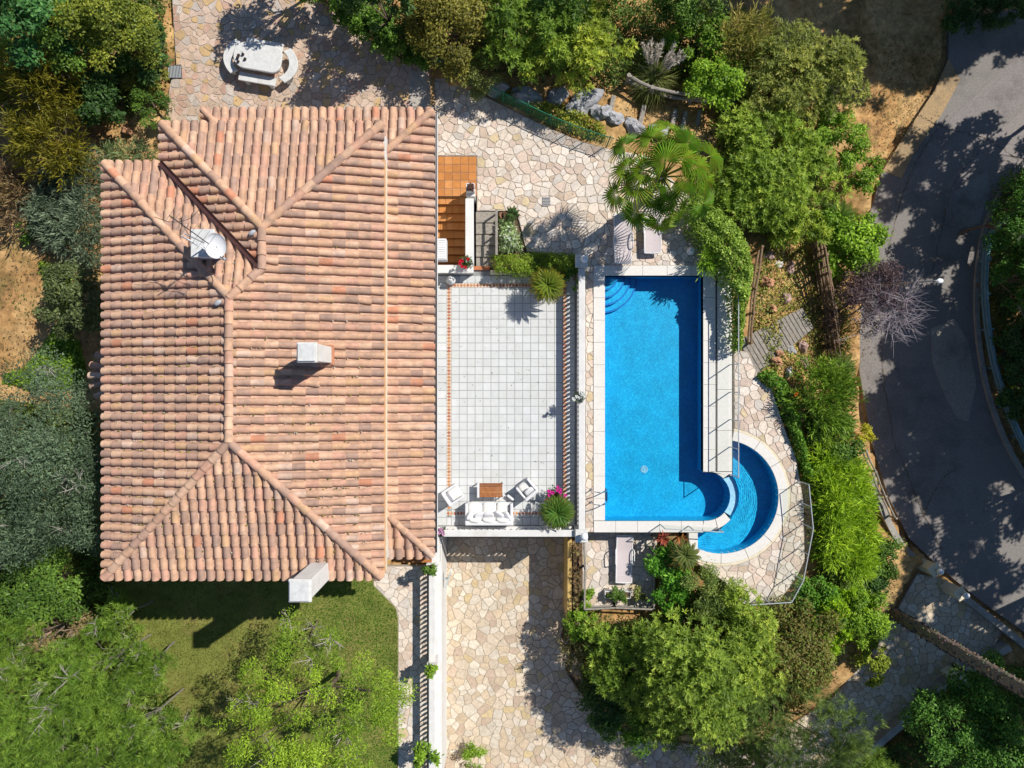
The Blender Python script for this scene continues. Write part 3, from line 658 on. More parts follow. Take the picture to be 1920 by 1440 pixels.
def roof_plane(key, org, e, inn, eh, rows, d0f, d1f, pitch=.3, TL=.40, over=.07):
    org = Vector((*org, 0)); e = Vector((*e, 0)); inn = Vector((*inn, 0)); u0, u1 = rows; n = max(1, round((u1 - u0) / pitch)); st = (u1 - u0) / n
    sl = Vector((inn.x, inn.y, PT)).normalized(); up = Vector((-inn.x * PT, -inn.y * PT, 1)).normalized()
    def pos(u, d, lift): return org + e * u + inn * d + Vector((0, 0, eh + PT * d)) + up * lift
    for k in range(n):
        u = u0 + st * (k + .5); a, b = d0f(u), d1f(u)
        if b - a > .12:
            d = a - (over if a < .001 else -.05); off = gr.uniform(-.012, .012)
            while d < b - .05:
                L = min(TL, b - d); j = gr.uniform(-.012, .012) + (gr.uniform(-.05, .05) if gr.random() < .035 else 0)
                v = barrel(pos(u + off + j, d, .045), pos(u + off + gr.uniform(-.008, .008), d + L * 1.04, .018 + .02 * (1 - L / TL)), .122, .104, up, pick(TILE))
                allcaps.append((EH + PT * d, *v, key)); d += TL
        u += st / 2; a, b = d0f(u), d1f(u)                              # channel row beside it
        if k < n - 1 and b - a > .1:
            d = a - (over * .5 if a < .001 else -.05); C = chan[key]
            while d < b:
                L = min(TL, b - d); c = pick(CH); vs = []
                for dd, lf in ((d, .02), (d + L, -.005)):
                    for w, h in ((-.12, .05), (-.055, .008), (.055, .008), (.12, .05)): vs.append(pos(u + w, dd, h + lf))
                C.add(vs, [(0, 1, 5, 4), (1, 2, 6, 5), (2, 3, 7, 6)], c); d += TL
Kx = lambda v: (lambda u: v)
# rows run up the slope; u is measured along the eave
roof_plane('roof', (xL, 0), (0, 1), (1, 0), EH, (yB, yN), lambda y: 0, lambda y: min(hw, yN - y, y - yB))
def dB(y):
    if y > yU - hu: v = yU - y
    elif y > yN - hu: v = hu
    elif y > yN - hw: v = yN - y
    else: v = hw
    return min(v, y - yB)
roof_plane('roof', (xR, 0), (0, 1), (-1, 0), EH, (yB, yU), lambda y: 0, dB)
roof_plane('roof', (0, yB), (1, 0), (0, 1), EH, (xL, xR), lambda x: 0, lambda x: min(x - xL, xR - x))
roof_plane('roof', (0, yU), (1, 0), (0, -1), EH, (xN, xR), lambda x: 0, lambda x: min(x - xN, xR - x))
roof_plane('roof', (xN, 0), (0, 1), (1, 0), EH, (yN - hu, yU), lambda y: max(0, yN - y), lambda y: min(hu, yU - y))
roof_plane('roof', (0, yN), (1, 0), (0, -1), EH, (xL, xu), lambda x: max(0, x - xN), lambda x: min(x - xL, xR - x))
EL = 5.2; lx0, lx1, ly0, ly1 = -10.5, -2.70, -5.85, 9.30
roof_plane('lower_roof', (0, ly1), (1, 0), (0, -1), EL, (lx0, lx1), lambda x: 0, lambda x: min(x - lx0, lx1 - x, 1.0 if x < xR else 9))
roof_plane('lower_roof', (lx1, 0), (0, 1), (-1, 0), EL, (ly0, ly1), lambda y: 0, lambda y: min(1.78, ly1 - y, y - ly0))
roof_plane('lower_roof', (0, ly0), (1, 0), (0, 1), EL, (xR - .05, lx1), lambda x: 0, lambda x: min(lx1 - x, 1.7))
roof_plane('lower_roof', (lx0, 0), (0, 1), (1, 0), EL, (ly1 - 1.0, ly1), lambda y: 0, lambda y: min(1.0, ly1 - y))
# underlay (closed solids under the tiles)
def z_(d, e=EH): return e + PT * d
def underlay():
    b = MB((.45, .28, .2)); T = -.02
    def poly(*p): b.add([(x, y, z + T) for x, y, z in p], [tuple(range(len(p)))])
    A1 = (xm, yB + hw, z_(hw)); A2 = (xm, yN - hw, z_(hw)); U1 = (xu, yN - hu, z_(hu)); U2 = (xu, yU - hu, z_(hu))
    poly((xL, yN, EH), (xL, yB, EH), A1, A2); poly((xR, yB, EH), (xR, yU, EH), U2, U1, A2, A1)
    poly((xL, yB, EH), (xR, yB, EH), A1); poly((xR, yU, EH), (xN, yU, EH), U2)
    poly((xN, yU, EH), (xN, yN, EH), U1, U2); poly((xN, yN, EH), (xL, yN, EH), A2, U1)
    return b
roof = underlay().build('roof', M['channel'], house); roof['label'] = 'main hipped roof of weathered clay barrel tiles'
b = MB((.45, .28, .2)); q = 1.75
b.add([(lx1, ly0, EL - .02), (lx1, ly1, EL - .02), (lx1 - q, ly1 - q, z_(q, EL) - .02), (lx1 - q, ly0 + q, z_(q, EL) - .02)], [(0, 1, 2, 3)])
b.add([(lx1, ly1, EL - .02), (lx0, ly1, EL - .02), (lx0 + 1, ly1 - 1, z_(1, EL) - .02), (lx1 - q, ly1 - 1, z_(1, EL) - .02), (lx1 - q, ly1 - q, z_(q, EL) - .02)], [(0, 1, 2, 3, 4)])
b.add([(lx1 - q, ly0, EL - .02), (lx1, ly0, EL - .02), (lx1 - q, ly0 + q, z_(q, EL) - .02)], [(0, 1, 2)])
b.add([(lx0, ly1, EL - .02), (lx0, ly1 - 1, EL - .02), (lx0 + 1, ly1 - 1, z_(1, EL) - .02)], [(0, 1, 2)])
lroof = b.build('lower_roof', M['channel'], house); lroof['label'] = 'lower strip of tiled roof along the north and east eaves'
s = MB(); s.prism([(lx0 + .1, ly1 - .08), (lx1 - .06, ly1 - .08), (lx1 - .06, ly0 + .08), (xR, ly0 + .08), (xR, ly1 - 1), (lx0 + .1, ly1 - 1)], EL - .16, EL - .04); s.build('eave_soffit', M['white'], house)
s = MB(); s.tube([(lx1 + .09, ly0 + .1, EL - .06), (lx1 + .09, ly1 - .1, EL - .06)], .05, 8); s.build('gutter', M['darkmetal'], house)
s = MB(); s.box((lx1 + .155, (ly0 + ly1) / 2, EL - .04), (.022, ly1 - ly0 - .2, .08), 0, .006); s.build('gutter_edge', M['white'], house)
# hips and ridges
def hipline(key, a, b, r=.135, TL=.42):
    a = Vector(a); b = Vector(b); L = (b - a).length; t = (b - a) / L; n = max(1, round(L / TL)); st = L / n
    for k in range(n):
        p = a + t * (st * k - .02) + Vector((0, 0, .085)); q_ = a + t * (st * (k + 1) + .03) + Vector((0, 0, .06))
        p += Vector((gr.uniform(-.01, .01), gr.uniform(-.01, .01), 0))
        allcaps.append((p.z + .3, *barrel(p, q_, r + .012, r - .008, (0, 0, 1), pick(TILE)), key))
A1 = (xm, yB + hw, z_(hw)); A2 = (xm, yN - hw, z_(hw)); U1 = (xu, yN - hu, z_(hu)); U2 = (xu, yU - hu, z_(hu))
for a, b_ in (((xL, yB, EH), A1), ((xR, yB, EH), A1), ((xL, yN, EH), A2), ((xN, yU, EH), U2), ((xR, yU, EH), U2), (A2, U1), (A1, A2), (U1, U2)): hipline('roof', a, b_)
hipline('lower_roof', (lx1, ly1, EL), (lx1 - q, ly1 - q, z_(q, EL)), .115); hipline('lower_roof', (lx1, ly0, EL), (lx1 - q, ly0 + q, z_(q, EL)), .115); hipline('lower_roof', (lx0, ly1, EL), (lx0 + .7, ly1 - .7, z_(.7, EL)), .11)
vl = MB((.05, .022, .02)); va, vb_ = Vector((xN, yN, EH + .165)), Vector(U1) + Vector((0, 0, .165)); vn = Vector((1, 1, 0)).normalized() * .085
vl.add([va - vn + Vector((0, 0, .05)), va, va + vn + Vector((0, 0, .05)), vb_ - vn + Vector((0, 0, .05)), vb_, vb_ + vn + Vector((0, 0, .05))], [(0, 1, 4, 3), (1, 2, 5, 4)]); vl.build('valley_gutter', mat('valley_lead', (.055, .02, .018), .7, .3, 8), house)
# tiles: the 300 nearest the camera are single objects, the rest are joined
allcaps.sort(key=lambda c: -c[0]); rest = {'roof': MB(), 'lower_roof': MB()}; par = {'roof': roof, 'lower_roof': lroof}
quota = {'roof': 250, 'lower_roof': 50}
for h_, vs, fs, c, key in allcaps:
    if quota[key] > 0: quota[key] -= 1; t_ = MB(); t_.add(vs, fs, c); o = t_.build('roof_tile', M['roof_tile'], None, True); o.parent = par[key]
    else: rest[key].add(vs, fs, c)
for key in rest:
    o = rest[key].build('roof_tiles', M['roof_tile'], None, True); o.parent = par[key]; tag(o, kind='stuff')
    o = chan[key].build('channel_tiles', M['channel'], None); o.parent = par[key]; tag(o, kind='stuff')
# lichen and moss crumbs lying in the channels
mo = MB(); gm = random.Random(5)
for _ in range(1500):
    x = gm.uniform(xL + .3, xR - .4); y = gm.uniform(yB + .6, 5.5); d = min(x - xL, xR - x, y - yB, yN - y)
    if d < .1: continue
    yy = round((y - yB) / .3) * .3 + yB + gm.uniform(-.03, .03); c = gm.choice([(.36, .30, .04), (.22, .22, .06), (.55, .50, .40), (.16, .17, .05)])
    r_ = gm.uniform(.012, .035); mo.add([(x + r_ * math.cos(a) * gm.uniform(.6, 1.2), yy + r_ * math.sin(a) * gm.uniform(.6, 1.2), z_(d) + .075) for a in np.arange(0, 6.2, 1.05)] + [(x, yy, z_(d) + .095)], [(k, (k + 1) % 6, 6) for k in range(6)], c)
o = mo.build('lichen', M['rock'], None); o.parent = roof; tag(o, kind='stuff')
# small half-round bay with its own tiled roof on the west wall
bay = MB(); cx_, cy_ = xL + .5, .30; bay.prism([(cx_, cy_ + 1.35)] + [(cx_ - 1.85 * math.sin(a), cy_ + 1.35 * math.cos(a)) for a in np.linspace(.05, math.pi - .05, 14)] + [(cx_, cy_ - 1.35)], -.3, 4.05); bay.build('bay_wall', M['white'], house)
b = MB((.45, .28, .2)); n = 13; rim = [(cx_ - 2.1 * math.sin(a), cy_ + 1.55 * math.cos(a), 4.12) for a in np.linspace(0, math.pi, n)]
b.add(rim + [(cx_, cy_, 4.75)], [(k, k + 1, n) for k in range(n - 1)]); bro = b.build('bay_roof', M['channel'], house); bro['label'] = 'small fan shaped tiled roof over the round west bay'
for k in range(13):
    a = math.pi * (k + .5) / 13; d = Vector((-2.15 * math.sin(a), 1.6 * math.cos(a), 0)); c0 = Vector((cx_, cy_, 4.78))
    for f0, f1 in ((1., .72), (.74, .46), (.48, .2)):
        v = barrel(c0 + d * f0 + Vector((0, 0, -.62 * f0 + .02)), c0 + d * f1 + Vector((0, 0, -.62 * f1 - .01)), .13 * (.45 + .55 * f0), .12 * (.45 + .55 * f1), (0, 0, 1), pick(TILE)); t_ = MB(); t_.add(*v); o = t_.build('roof_tile', M['roof_tile'], None, True); o.parent = bro
# chimneys (parts of the house)
def chimney(px, py, hb, ht, w, lab, capw):
    x, y = W(px, py, ht); s = MB(); s.box((x, y, (hb + ht) / 2), (w, w, ht - hb), 0, .015); c = s.build('chimney', M['white'], house); c['label'] = lab
    s = MB(); s.box((x, y, ht + .05), (capw, capw, .1), 0, .015); o = s.build('chimney_cap', M['marble'], None); o.parent = c
    s = MB(); s.box((x, y, ht + .13), (capw * .86, capw * .86, .05), 0, .01); o = s.build('cap_slab', M['marble'], None); o.parent = c
    fl = MB((.46, .20, .11)); fl.box((x, y, hb + .06 + (.25 if hb > 6 else .02)), (w + .13, w + .13, .12), 0, .02); o = fl.build('flashing', M['terracotta'], None); o.parent = c
    return c
chimney(577, 661, 6.2, 8.25, .52, 'white square chimney in the middle of the east slope', .60)
chimney(564, 1106, 4.5, 8.2, .58, 'white square chimney at the south eave', .68)
x, y = W(402, 447, 7.35); s = MB(); s.box((x - .25, y - .2, 7.0), (.62, .75, 1.1), 0, .015); c = s.build('chimney', M['white'], house); c['label'] = 'low white chimney block beside the satellite dish'
s = MB(); s.box((x - .25, y - .2, 7.58), (.72, .86, .07), 0, .01); o = s.build('chimney_cap', M['marble'], None); o.parent = c
# two timber eave beams below the lower roof
for k, (dy, zz, xx) in enumerate(((.16, EL - .2, -3.6), (.38, EL - .55, -3.5))):
    s = MB(); s.box((xx, ly0 - dy + .12, zz), (1.5 - .1 * k, .2, .14), 0, .01); s.build('eave_beam', M['orangewood'], house)
# terrace doors and upper windows in the east wall
dk = mat('window_glass', (.03, .04, .05), .08, 0, spec=.6)
for yy in (3.2, .4, -2.6):
    for zb, zt, wd, nm in ((.02, 2.2, 1.5, 'terrace_door'), (3.2, 4.4, 1.2, 'window')):
        s = MB(); X = -3.40
        for sg in (-1, 1): s.box((X, yy + sg * wd / 2, (zb + zt) / 2), (.1, .09, zt - zb), 0, .01)
        s.box((X + .001, yy, zt), (.1, wd + .09, .09), 0, .01); s.box((X + .002, yy, (zb + zt) / 2), (.08, .06, zt - zb - .1), 0, .01)
        if nm == 'window': s.box((X + .05, yy, zb - .03), (.2, wd + .24, .06), 0, .01)
        d_ = s.build(nm, M['brownwood'], house)
        for sg in (-1, 1): q_ = MB(); q_.box((X - .005, yy + sg * wd / 4, (zb + zt) / 2), (.02, wd / 2 - .1, zt - zb - .14), 0, .003); o = q_.build('pane', dk, None); o.parent = d_
# vent cowls
for px, py, z in ((474, 437, 6.95), (410, 568, 7.2)):
    x, y = W(px, py, z); s = MB((.10, .10, .09)); s.blob((x, y, z + .05), (.13, .08, .07), 3, amp=.05, rz=.6); s.build('vent_cowl', M['greymetal'], house, True)
# satellite dish
dx, dy = W(404, 461, 8.0); dish = thing('satellite_dish', 'white oval satellite dish on the roof beside the small chimney', 'satellite dish', (dx, dy, 7.2))
b = MB(); n = 24; vs = [(0, 0, -.10)]
for r_, z in ((.13, -.092), (.24, -.055), (.33, 0), (.335, .012), (.325, -.012)): vs += [(r_ * math.cos(2 * math.pi * k / n) * .92, r_ * math.sin(2 * math.pi * k / n) * 1.12, z) for k in range(n)]
fs = [(0, 1 + k, 1 + (k + 1) % n) for k in range(n)]
for q_ in range(4): fs += [(1 + q_ * n + k, 1 + (q_ + 1) * n + k, 1 + (q_ + 1) * n + (k + 1) % n, 1 + q_ * n + (k + 1) % n) for k in range(n)]
RM = Matrix.Rotation(R(14), 3, 'X') @ Matrix.Rotation(R(22), 3, 'Y')
b.add([Vector((dx, dy, 8.0)) + RM @ Vector(v) for v in vs], fs); b.build('reflector', M['plastic'], dish, True)
s = MB(); s.tube([(dx - .1, dy - .02, 7.0), (dx - .1, dy - .02, 7.85)], .025); s.tube([(dx - .1, dy - .02, 7.8), (dx, dy, 7.9)], .03); s.build('mast', M['greymetal'], dish)
tip = Vector((dx + .42, dy - .48, 8.3)); s = MB(); s.tube([(dx + .1, dy - .3, 7.9), (dx + .3, dy - .45, 8.1), tip], .014); s.build('feed_arm', M['darkmetal'], dish)
s = MB(); s.tube([tip, tip + Vector((-.06, .07, -.03))], .035); s.build('feed_head', M['greymetal'], dish)
# antenna
ax, ay = W(376, 452, 8.2); an = thing('tv_antenna', 'thin metal television antenna with many short rods on the roof hip', 'antenna', (ax, ay, 7.1))
s = MB(); s.tube([(ax, ay, 6.9), (ax, ay, 9.2)], .022); s.build('mast', M['greymetal'], an)
B0, B1 = Vector((ax + .6, ay - .25, 9.0)), Vector((ax - .5, ay + .55, 9.05)); s = MB(); s.tube([B0, B1], .014); s.build('boom', M['darkmetal'], an)
for k in range(8):
    p = B0.lerp(B1, k / 7.); d = Vector((.55, .75, 0)).normalized() * (.34 - .02 * k); s = MB(); s.tube([p - d, p + d], .007, 6); s.build('rod', M['metal'], an)
for dz, ln in ((8.4, .9), (8.15, .75), (8.7, .6)):
    s = MB(); d = Vector((.84, -.5, 0)) * ln / 2; c = Vector((ax - .1, ay - .1, dz)); s.tube([c - d, c + d], .010, 6); s.build('rod', M['plastic'], an)
s = MB(); s.tube(spline([(ax - .9, ay + .5, 9.1), (ax - .4, ay + .35, 9.1), (ax + .1, ay + .45, 9.1), (ax + .4, ay + .75, 9.1)]), .008, 6); s.tube([(ax, ay, 8.9), (ax - .2, ay + .45, 9.1)], .008, 6); s.build('reflector_rod', M['darkmetal'], an)

# ---------------------------------------------------------------- orange tiled stairs down beside the house
st = thing('tiled_stairs', 'orange tiled stairs with square landing descending along the house wall', 'stairs', (*W(855, 380, P), -2))
OT = [((.50, .20, .05), 5), ((.46, .18, .045), 3), ((.53, .23, .07), 3)]
sx0, sx1 = W(822, 0, P)[0] - .25, W(893.5, 0, P)[0]; sy0 = W(0, 293, P)[1]; wx = W(872, 0, P)[0]
s = MB(); s.prism([(sx0, sy0), (sx1, sy0), (sx1, sy0 - 1.62), (sx0, sy0 - 1.62)], -3, P - .015); s.build('landing', M['grout'], st)
tl = []; ts = .33
for i in range(6):
    for j in range(5): x1_ = sx1 - i * ts; y1_ = sy0 - j * ts; tl.append([(x1_ - ts + .005, y1_ - ts + .005), (x1_ - .005, y1_ - ts + .005), (x1_ - .005, y1_ - .005), (x1_ - ts + .005, y1_ - .005)])
pieces(tl, P, .02, OT, 'landing_tile', M['terracotta'], st, 300, 3, .002, 'landing_tiles')
for k in range(9):
    z = P - .17 * (k + 1); y0 = sy0 - 1.62 - .315 * k
    s = MB((.38, .14, .035)); s.box(((sx0 + wx) / 2, y0 - .157, z - .6), (wx - sx0, .315, 1.2), 0, .008); o = s.build('step', M['terracotta'], st)
    for i in range(5):
        xa = sx0 + (wx - sx0) * i / 5; t_ = MB(pick(OT)); t_.box((xa + (wx - sx0) / 10, y0 - .157, z + .008), ((wx - sx0) / 5 - .012, .30, .016), 0, .004); t = t_.build('tread_tile', M['terracotta'], None); t.parent = o
sw = MB(); wy0, wy1 = W(0, 372, 1)[1], W(0, 492, 1)[1]; wcx = W(881, 0, 1)[0]; sw.box((wcx - .02, (wy0 + wy1) / 2, -.6), (.26, wy0 - wy1, 3.0), 0, .015); sw.box((wcx - .02, (wy0 + wy1) / 2, .92), (.34, wy0 - wy1 + .04, .07), 0, .015)
sw.box((wcx + .02, wy0 + .32, .3), (.34, .42, 1.1), 0, .02); tag(sw.build('stair_wall', M['white']), 'white parapet wall beside the orange stairs', 'wall')
s = MB(); s.box(((sx0 + wx) / 2 + .1, wy1 - .2, -.9), (wx - sx0 + .5, .25, 2.9), 0, .015); s.box(((sx0 + wx) / 2 + .1, wy1 - .2, .58), (wx - sx0 + .5, .33, .07), 0, .012); tag(s.build('parapet', M['white']), 'white parapet at the foot of the orange stairs behind the red flowers', 'wall')
# weathered steps between patio and terrace
for k in range(5):
    y0, y1 = W(0, 396 + 21 * k, P)[1], W(0, 417 + 21 * k, P)[1]; x0, x1 = W(892, 0, P)[0], W(930, 0, P)[0]; z = P - .055 * (k + 1)
    s = MB(); s.box(((x0 + x1) / 2, (y0 + y1) / 2, z - .3), (x1 - x0, y0 - y1 - .012, .6), 0, .012)
    tag(s.build('timber_step', M['wood']), ['top', 'second', 'middle', 'fourth', 'bottom'][k] + ' grey step of the short flight between patio and tiled terrace', 'step')
hx = W(931, 0, .8)[0]; t = thing('stair_rail', 'grey wooden handrail beside the short grey steps', 'railing', (hx, W(0, 440, .5)[1], .1))
for py in (398, 437, 474):
    yy = W(0, py, .5)[1]; s = MB(); s.box((hx, yy, .4), (.07, .07, .85), 0, .008); s.build('post', M['wood'], t)
s = MB(); s.beam((hx, W(0, 394, .8)[1], .86), (hx, W(0, 478, .8)[1], .80), .10, .06); s.build('handrail', M['wood'], t)
# air conditioner on the wall
ax, ay = W(829, 467, .9); t = thing('air_conditioner', 'white air conditioner unit hanging on the wall above the orange stairs', 'air conditioner', (ax, ay, .3))
s = MB(); s.box((ax - .03, ay, .62), (.40, .86, .56), 0, .02); s.build('casing', M['plastic'], t)
for k in range(9): s = MB(); s.box((ax - .03, ay - .36 + .09 * k, .912), (.34, .03, .03), 0, .006); s.build('rib', M['plastic'], t)
s = MB(); s.box((ax - .2, ay - .3, .3), (.5, .04, .06)); s.box((ax - .2, ay + .3, .3), (.5, .04, .06)); s.build('bracket', M['greymetal'], t)
# ---------------------------------------------------------------- glass fences and railings round the pools
def glass_fence(name, label, pts, z, h, post_every=1.2, top=True, rail=M['greymetal'], pane=M['pane'], gap=.06, posts=None):
    t = thing(name, label, 'fence', (*pts[0], z))
    for a, b in zip(pts, pts[1:]):
        a = Vector(a); b = Vector(b); L = (b - a).length; n = max(1, round(L / post_every)); u = (b - a) / L; rz = math.atan2(u.y, u.x)
        for k in range(n + 1):
            p = a + (b - a) * (k / n); s = MB(); s.box((p.x, p.y, z + h / 2), (.036, .036, h), rz, .006); s.build('post', rail, t)
            if k < n:
                c = a + (b - a) * ((k + .5) / n); s = MB(); s.box((c.x, c.y, z + .06 + (h - .14) / 2), (L / n - gap, .012, h - .14), rz, .003); s.build('pane', pane, t)
        if top: s = MB(); s.beam((a.x, a.y, z + h), (b.x, b.y, z + h), .038, .03); s.build('top_rail', rail, t)
    return t
gx = W(1368, 0, P)[0]
glass_fence('glass_fence', 'clear glass fence with grey posts along the east side of the pool', [(gx, W(0, 530, P)[1]), (gx, W(0, 889, P)[1])], P + .02, 1.1, 1.2)
glass_fence('glass_fence', 'short clear glass fence on the south coping of the pool', [W(1238, 983, P + .03), W(1344, 989, P + .03)], P + .03, .9, 1.1, rail=M['greymetal'])
M['pane_green'] = glassy('green_pane', (.95, .97, .95), .02, even=.04)
glass_fence('deck_railing', 'grey metal railing with green glass along the east pool deck', PW([(1497, 902), (1505, 982), (1487, 1076), (1466, 1115), (1388, 1120)], P), P, 1.0, 1.0, pane=M['pane_green'])
# wooden railing round the sun deck
wr = thing('wooden_railing', 'weathered wooden railing around the small sun deck', 'railing', (*W(1160, 1130, SD), SD))
def rail_run(t, pts, z, h, posts, rails, m, w=.07, post_w=.08):
    for a, b in zip(pts, pts[1:]):
        a = Vector((*a, 0)); b = Vector((*b, 0)); n = max(1, round((b - a).length / posts))
        for k in range(n + 1):
            p = a.lerp(b, k / n); s = MB(); s.box((p.x, p.y, z + h / 2), (post_w, post_w, h), 0, .008); s.build('post', m, t)
        for hh in rails: s = MB(); s.beam(a + Vector((0, 0, z + hh)), b + Vector((0, 0, z + hh)), w, .05); s.build('rail', m, t)
rail_run(wr, PW([(1093, 1012), (1095, 1060), (1093, 1134), (1150, 1131), (1221, 1134), (1221, 1004)], SD), SD, .62, 1.3, (.3, .6), M['wood'])

# ---------------------------------------------------------------- loungers
def lounger(label, x, y, rz, z, back=20.):
    t = thing('sun_lounger', label, 'sun lounger', (x, y, z), rz, 'white framed sun loungers around the pool')
    kw = dict(parent=t, keep=False)
    for sx in (-.33, .33):
        s = MB(); s.tube(spline([(sx, -1.0, .30), (sx, -.2, .31), (sx, .35, .31), (sx, 1.0, .31 + .62 * math.sin(R(back)))], 4), .028, 8); s.build('side_rail', M['plastic'], smooth=True, **kw)
    for sx in (-.31, .31):
        for yy in (-.8, .45): s = MB(); s.tube([(sx, yy, .31), (sx * 1.06, yy - .04, 0)], .024, 8); s.build('leg', M['plastic'], smooth=True, **kw)
    q = MB(); n = 24; vs = []; fs = []
    for i in range(n + 1):
        yy = -.98 + 1.96 * i / n; zz = .325 + (0 if yy < .35 else (yy - .35) * math.tan(R(back))) - .012 * math.sin(math.pi * i / n)
        for xx in (-.315, -.1, .1, .315): vs.append((xx, yy, zz - (.018 if abs(xx) < .2 else 0)))
    for i in range(n):
        for k in range(3): fs.append((i * 4 + k, i * 4 + k + 1, i * 4 + k + 5, i * 4 + k + 4))
    q.add(vs, fs); q.build('sling', M['sling'], smooth='all', **kw)
    for yy, zz in ((-1.0, .30), (1.0, .31 + .62 * math.sin(R(back)))): s = MB(); s.tube([(-.33, yy, zz), (0, yy * 1.015, zz), (.33, yy, zz)], .028, 8); s.build('end_bar', M['plastic'], smooth=True, **kw)
    for sx in (-1, 1):
        s = MB(); s.tube(spline([(sx * .34, .42, .31), (sx * .385, .38, .48), (sx * .39, .1, .52), (sx * .385, -.18, .47), (sx * .34, -.22, .31)], 5), .024, 8); s.build('armrest', M['plastic'], smooth=True, **kw)
    return t
lounger('sun lounger in palm shadow nearest the terrace pier', *W(1168, 447, P + .4), R(180), P, 14)
lounger('sun lounger half hidden under the palm fronds', *W(1224, 427, P + .4), R(1), P, 16)
lounger('sun lounger alone on the sun deck with wooden railing', *W(1171, 1049, SD + .4), R(-1), SD, 8)

# ---------------------------------------------------------------- terrace furniture
def cushion(name, m, t, c, d, rz=0., tiltx=0., seed=0):
    s = MB(); Mx = Matrix.Rotation(rz, 3, 'Z') @ Matrix.Rotation(tiltx, 3, 'X'); q = MB(); q.blob((0, 0, 0), (d[0] / 2, d[1] / 2, d[2] / 2), seed, 20, 10, .03, flat=.45)
    s.add([Vector(c) + Mx @ Vector(v) for v in q.v], q.f); return s.build(name, m, t, 'all', False)
x, y = W(917, 962, .4)
sofa = thing('sofa', 'white three seat sofa with scatter cushions against the south balustrade', 'sofa', (x, y, 0), 0)
s = MB(); s.box((0, -.02, .16), (1.96, .84, .2), 0, .03); s.build('base', M['fabric'], sofa, keep=False)
s = MB(); s.box((0, -.37, .42), (1.96, .18, .62), 0, .05); s.build('backrest', M['fabric'], sofa, keep=False)
for sx in (-.92, .92): s = MB(); s.box((sx, -.02, .34), (.13, .84, .48), 0, .05); s.build('armrest', M['fabric'], sofa, keep=False)
for k in range(3): cushion('seat_cushion', M['fabric_w'], sofa, (-.57 + .57 * k, .07, .34), (.58, .74, .18), 0, 0, k)
for k in range(3): cushion('back_cushion', M['fabric_w'], sofa, (-.57 + .57 * k, -.24, .55), (.56, .2, .42), 0, R(12), k + 4)
for lx in (-.85, .85):
    for ly in (-.36, .36): s = MB(); s.box((lx, ly, .03), (.05, .05, .06)); s.build('leg', M['brownwood'], sofa, keep=False)
SC = [('leftmost white scatter cushion leaning in the sofa corner', -.72, -.10, .55, R(60), 1.0), ('white scatter cushion second from the left on the sofa', -.38, -.10, .54, R(28), .9), ('square white scatter cushion in the middle of the sofa', -.02, -.08, .53, R(2), .8),
      ('big white scatter cushion right of the sofa middle', .38, -.06, .55, R(-32), .9), ('rightmost white scatter cushion leaning on the sofa arm', .70, -.12, .57, R(-62), 1.0)]
for k, (lab, cx, cy, cz_, rz, tl_) in enumerate(SC):
    t = cushion('scatter_cushion', M['fabric'], None, (x + cx, y + cy, cz_), (.44, .15, .42), rz, R(-50) * tl_, 20 + k); tag(t, lab, 'cushion', 'scatter cushions on the white sofa')
def armchair(label, px, py, rz, clabel):
    x, y = W(px, py, .35); t = thing('armchair', label, 'armchair', (x, y, 0), rz, 'white terrace armchairs')
    kw = dict(parent=t, keep=False)
    s = MB(); s.box((0, 0, .17), (.66, .68, .2), 0, .03); s.build('base', M['fabric'], **kw)
    s = MB(); s.box((0, -.28, .42), (.66, .14, .58), 0, .05); s.build('backrest', M['fabric'], **kw)
    for sx in (-.29, .29): s = MB(); s.box((sx, .0, .35), (.09, .68, .46), 0, .04); s.build('armrest', M['fabric'], **kw)
    cushion('seat_cushion', M['fabric_w'], t, (0, .06, .35), (.48, .54, .18), 0, 0, 2)
    for lx in (-.27, .27):
        for ly in (-.28, .28): s = MB(); s.box((lx, ly, .035), (.045, .045, .07)); s.build('leg', M['brownwood'], **kw)
    v = Matrix.Rotation(rz, 3, 'Z') @ Vector((.02, -.12, .52)); tag(cushion('scatter_cushion', M['fabric'], None, (x + v.x, y + v.y, v.z), (.42, .15, .40), rz, R(-38), 9), clabel, 'cushion')
armchair('white armchair left of the wooden coffee table', 849, 927, R(-57), 'white cushion in the armchair left of the coffee table')
armchair('white armchair right of the wooden coffee table', 988, 917, R(40), 'white cushion in the armchair right of the coffee table')
x, y = W(919, 919, .42); tb_ = thing('coffee_table', 'slatted teak coffee table with white frame on the terrace', 'table', (x, y, 0))
for k in range(7):
    s = MB(gr.choice([(.30, .105, .035), (.36, .14, .05), (.26, .09, .03), (.40, .17, .06)])); s.box((.03, -.25 + .083 * k, .42), (.94, .077, .025), 0, .005); s.build('slat', M['teak'], tb_, keep=False)
for sx in (-.49, .55): s = MB(); s.box((sx, 0, .42), (.09 if sx < 0 else .03, .62, .03), 0, .006); s.build('end_bar', M['plastic'], tb_, keep=False)
for lx in (-.47, .52):
    for ly in (-.27, .27): s = MB(); s.box((lx, ly, .2), (.045, .045, .4), 0, .006); s.build('leg', M['plastic'], tb_, keep=False)
x, y = W(957, 933, .2); s = MB(); s.box((x, y, .2), (.32, .10, .06), R(-38), .015); s.box((x, y, .085), (.26, .07, .17), R(-38), .01); tag(s.build('footrest', M['plastic']), 'narrow white footrest between the right armchair and the sofa', 'footrest')

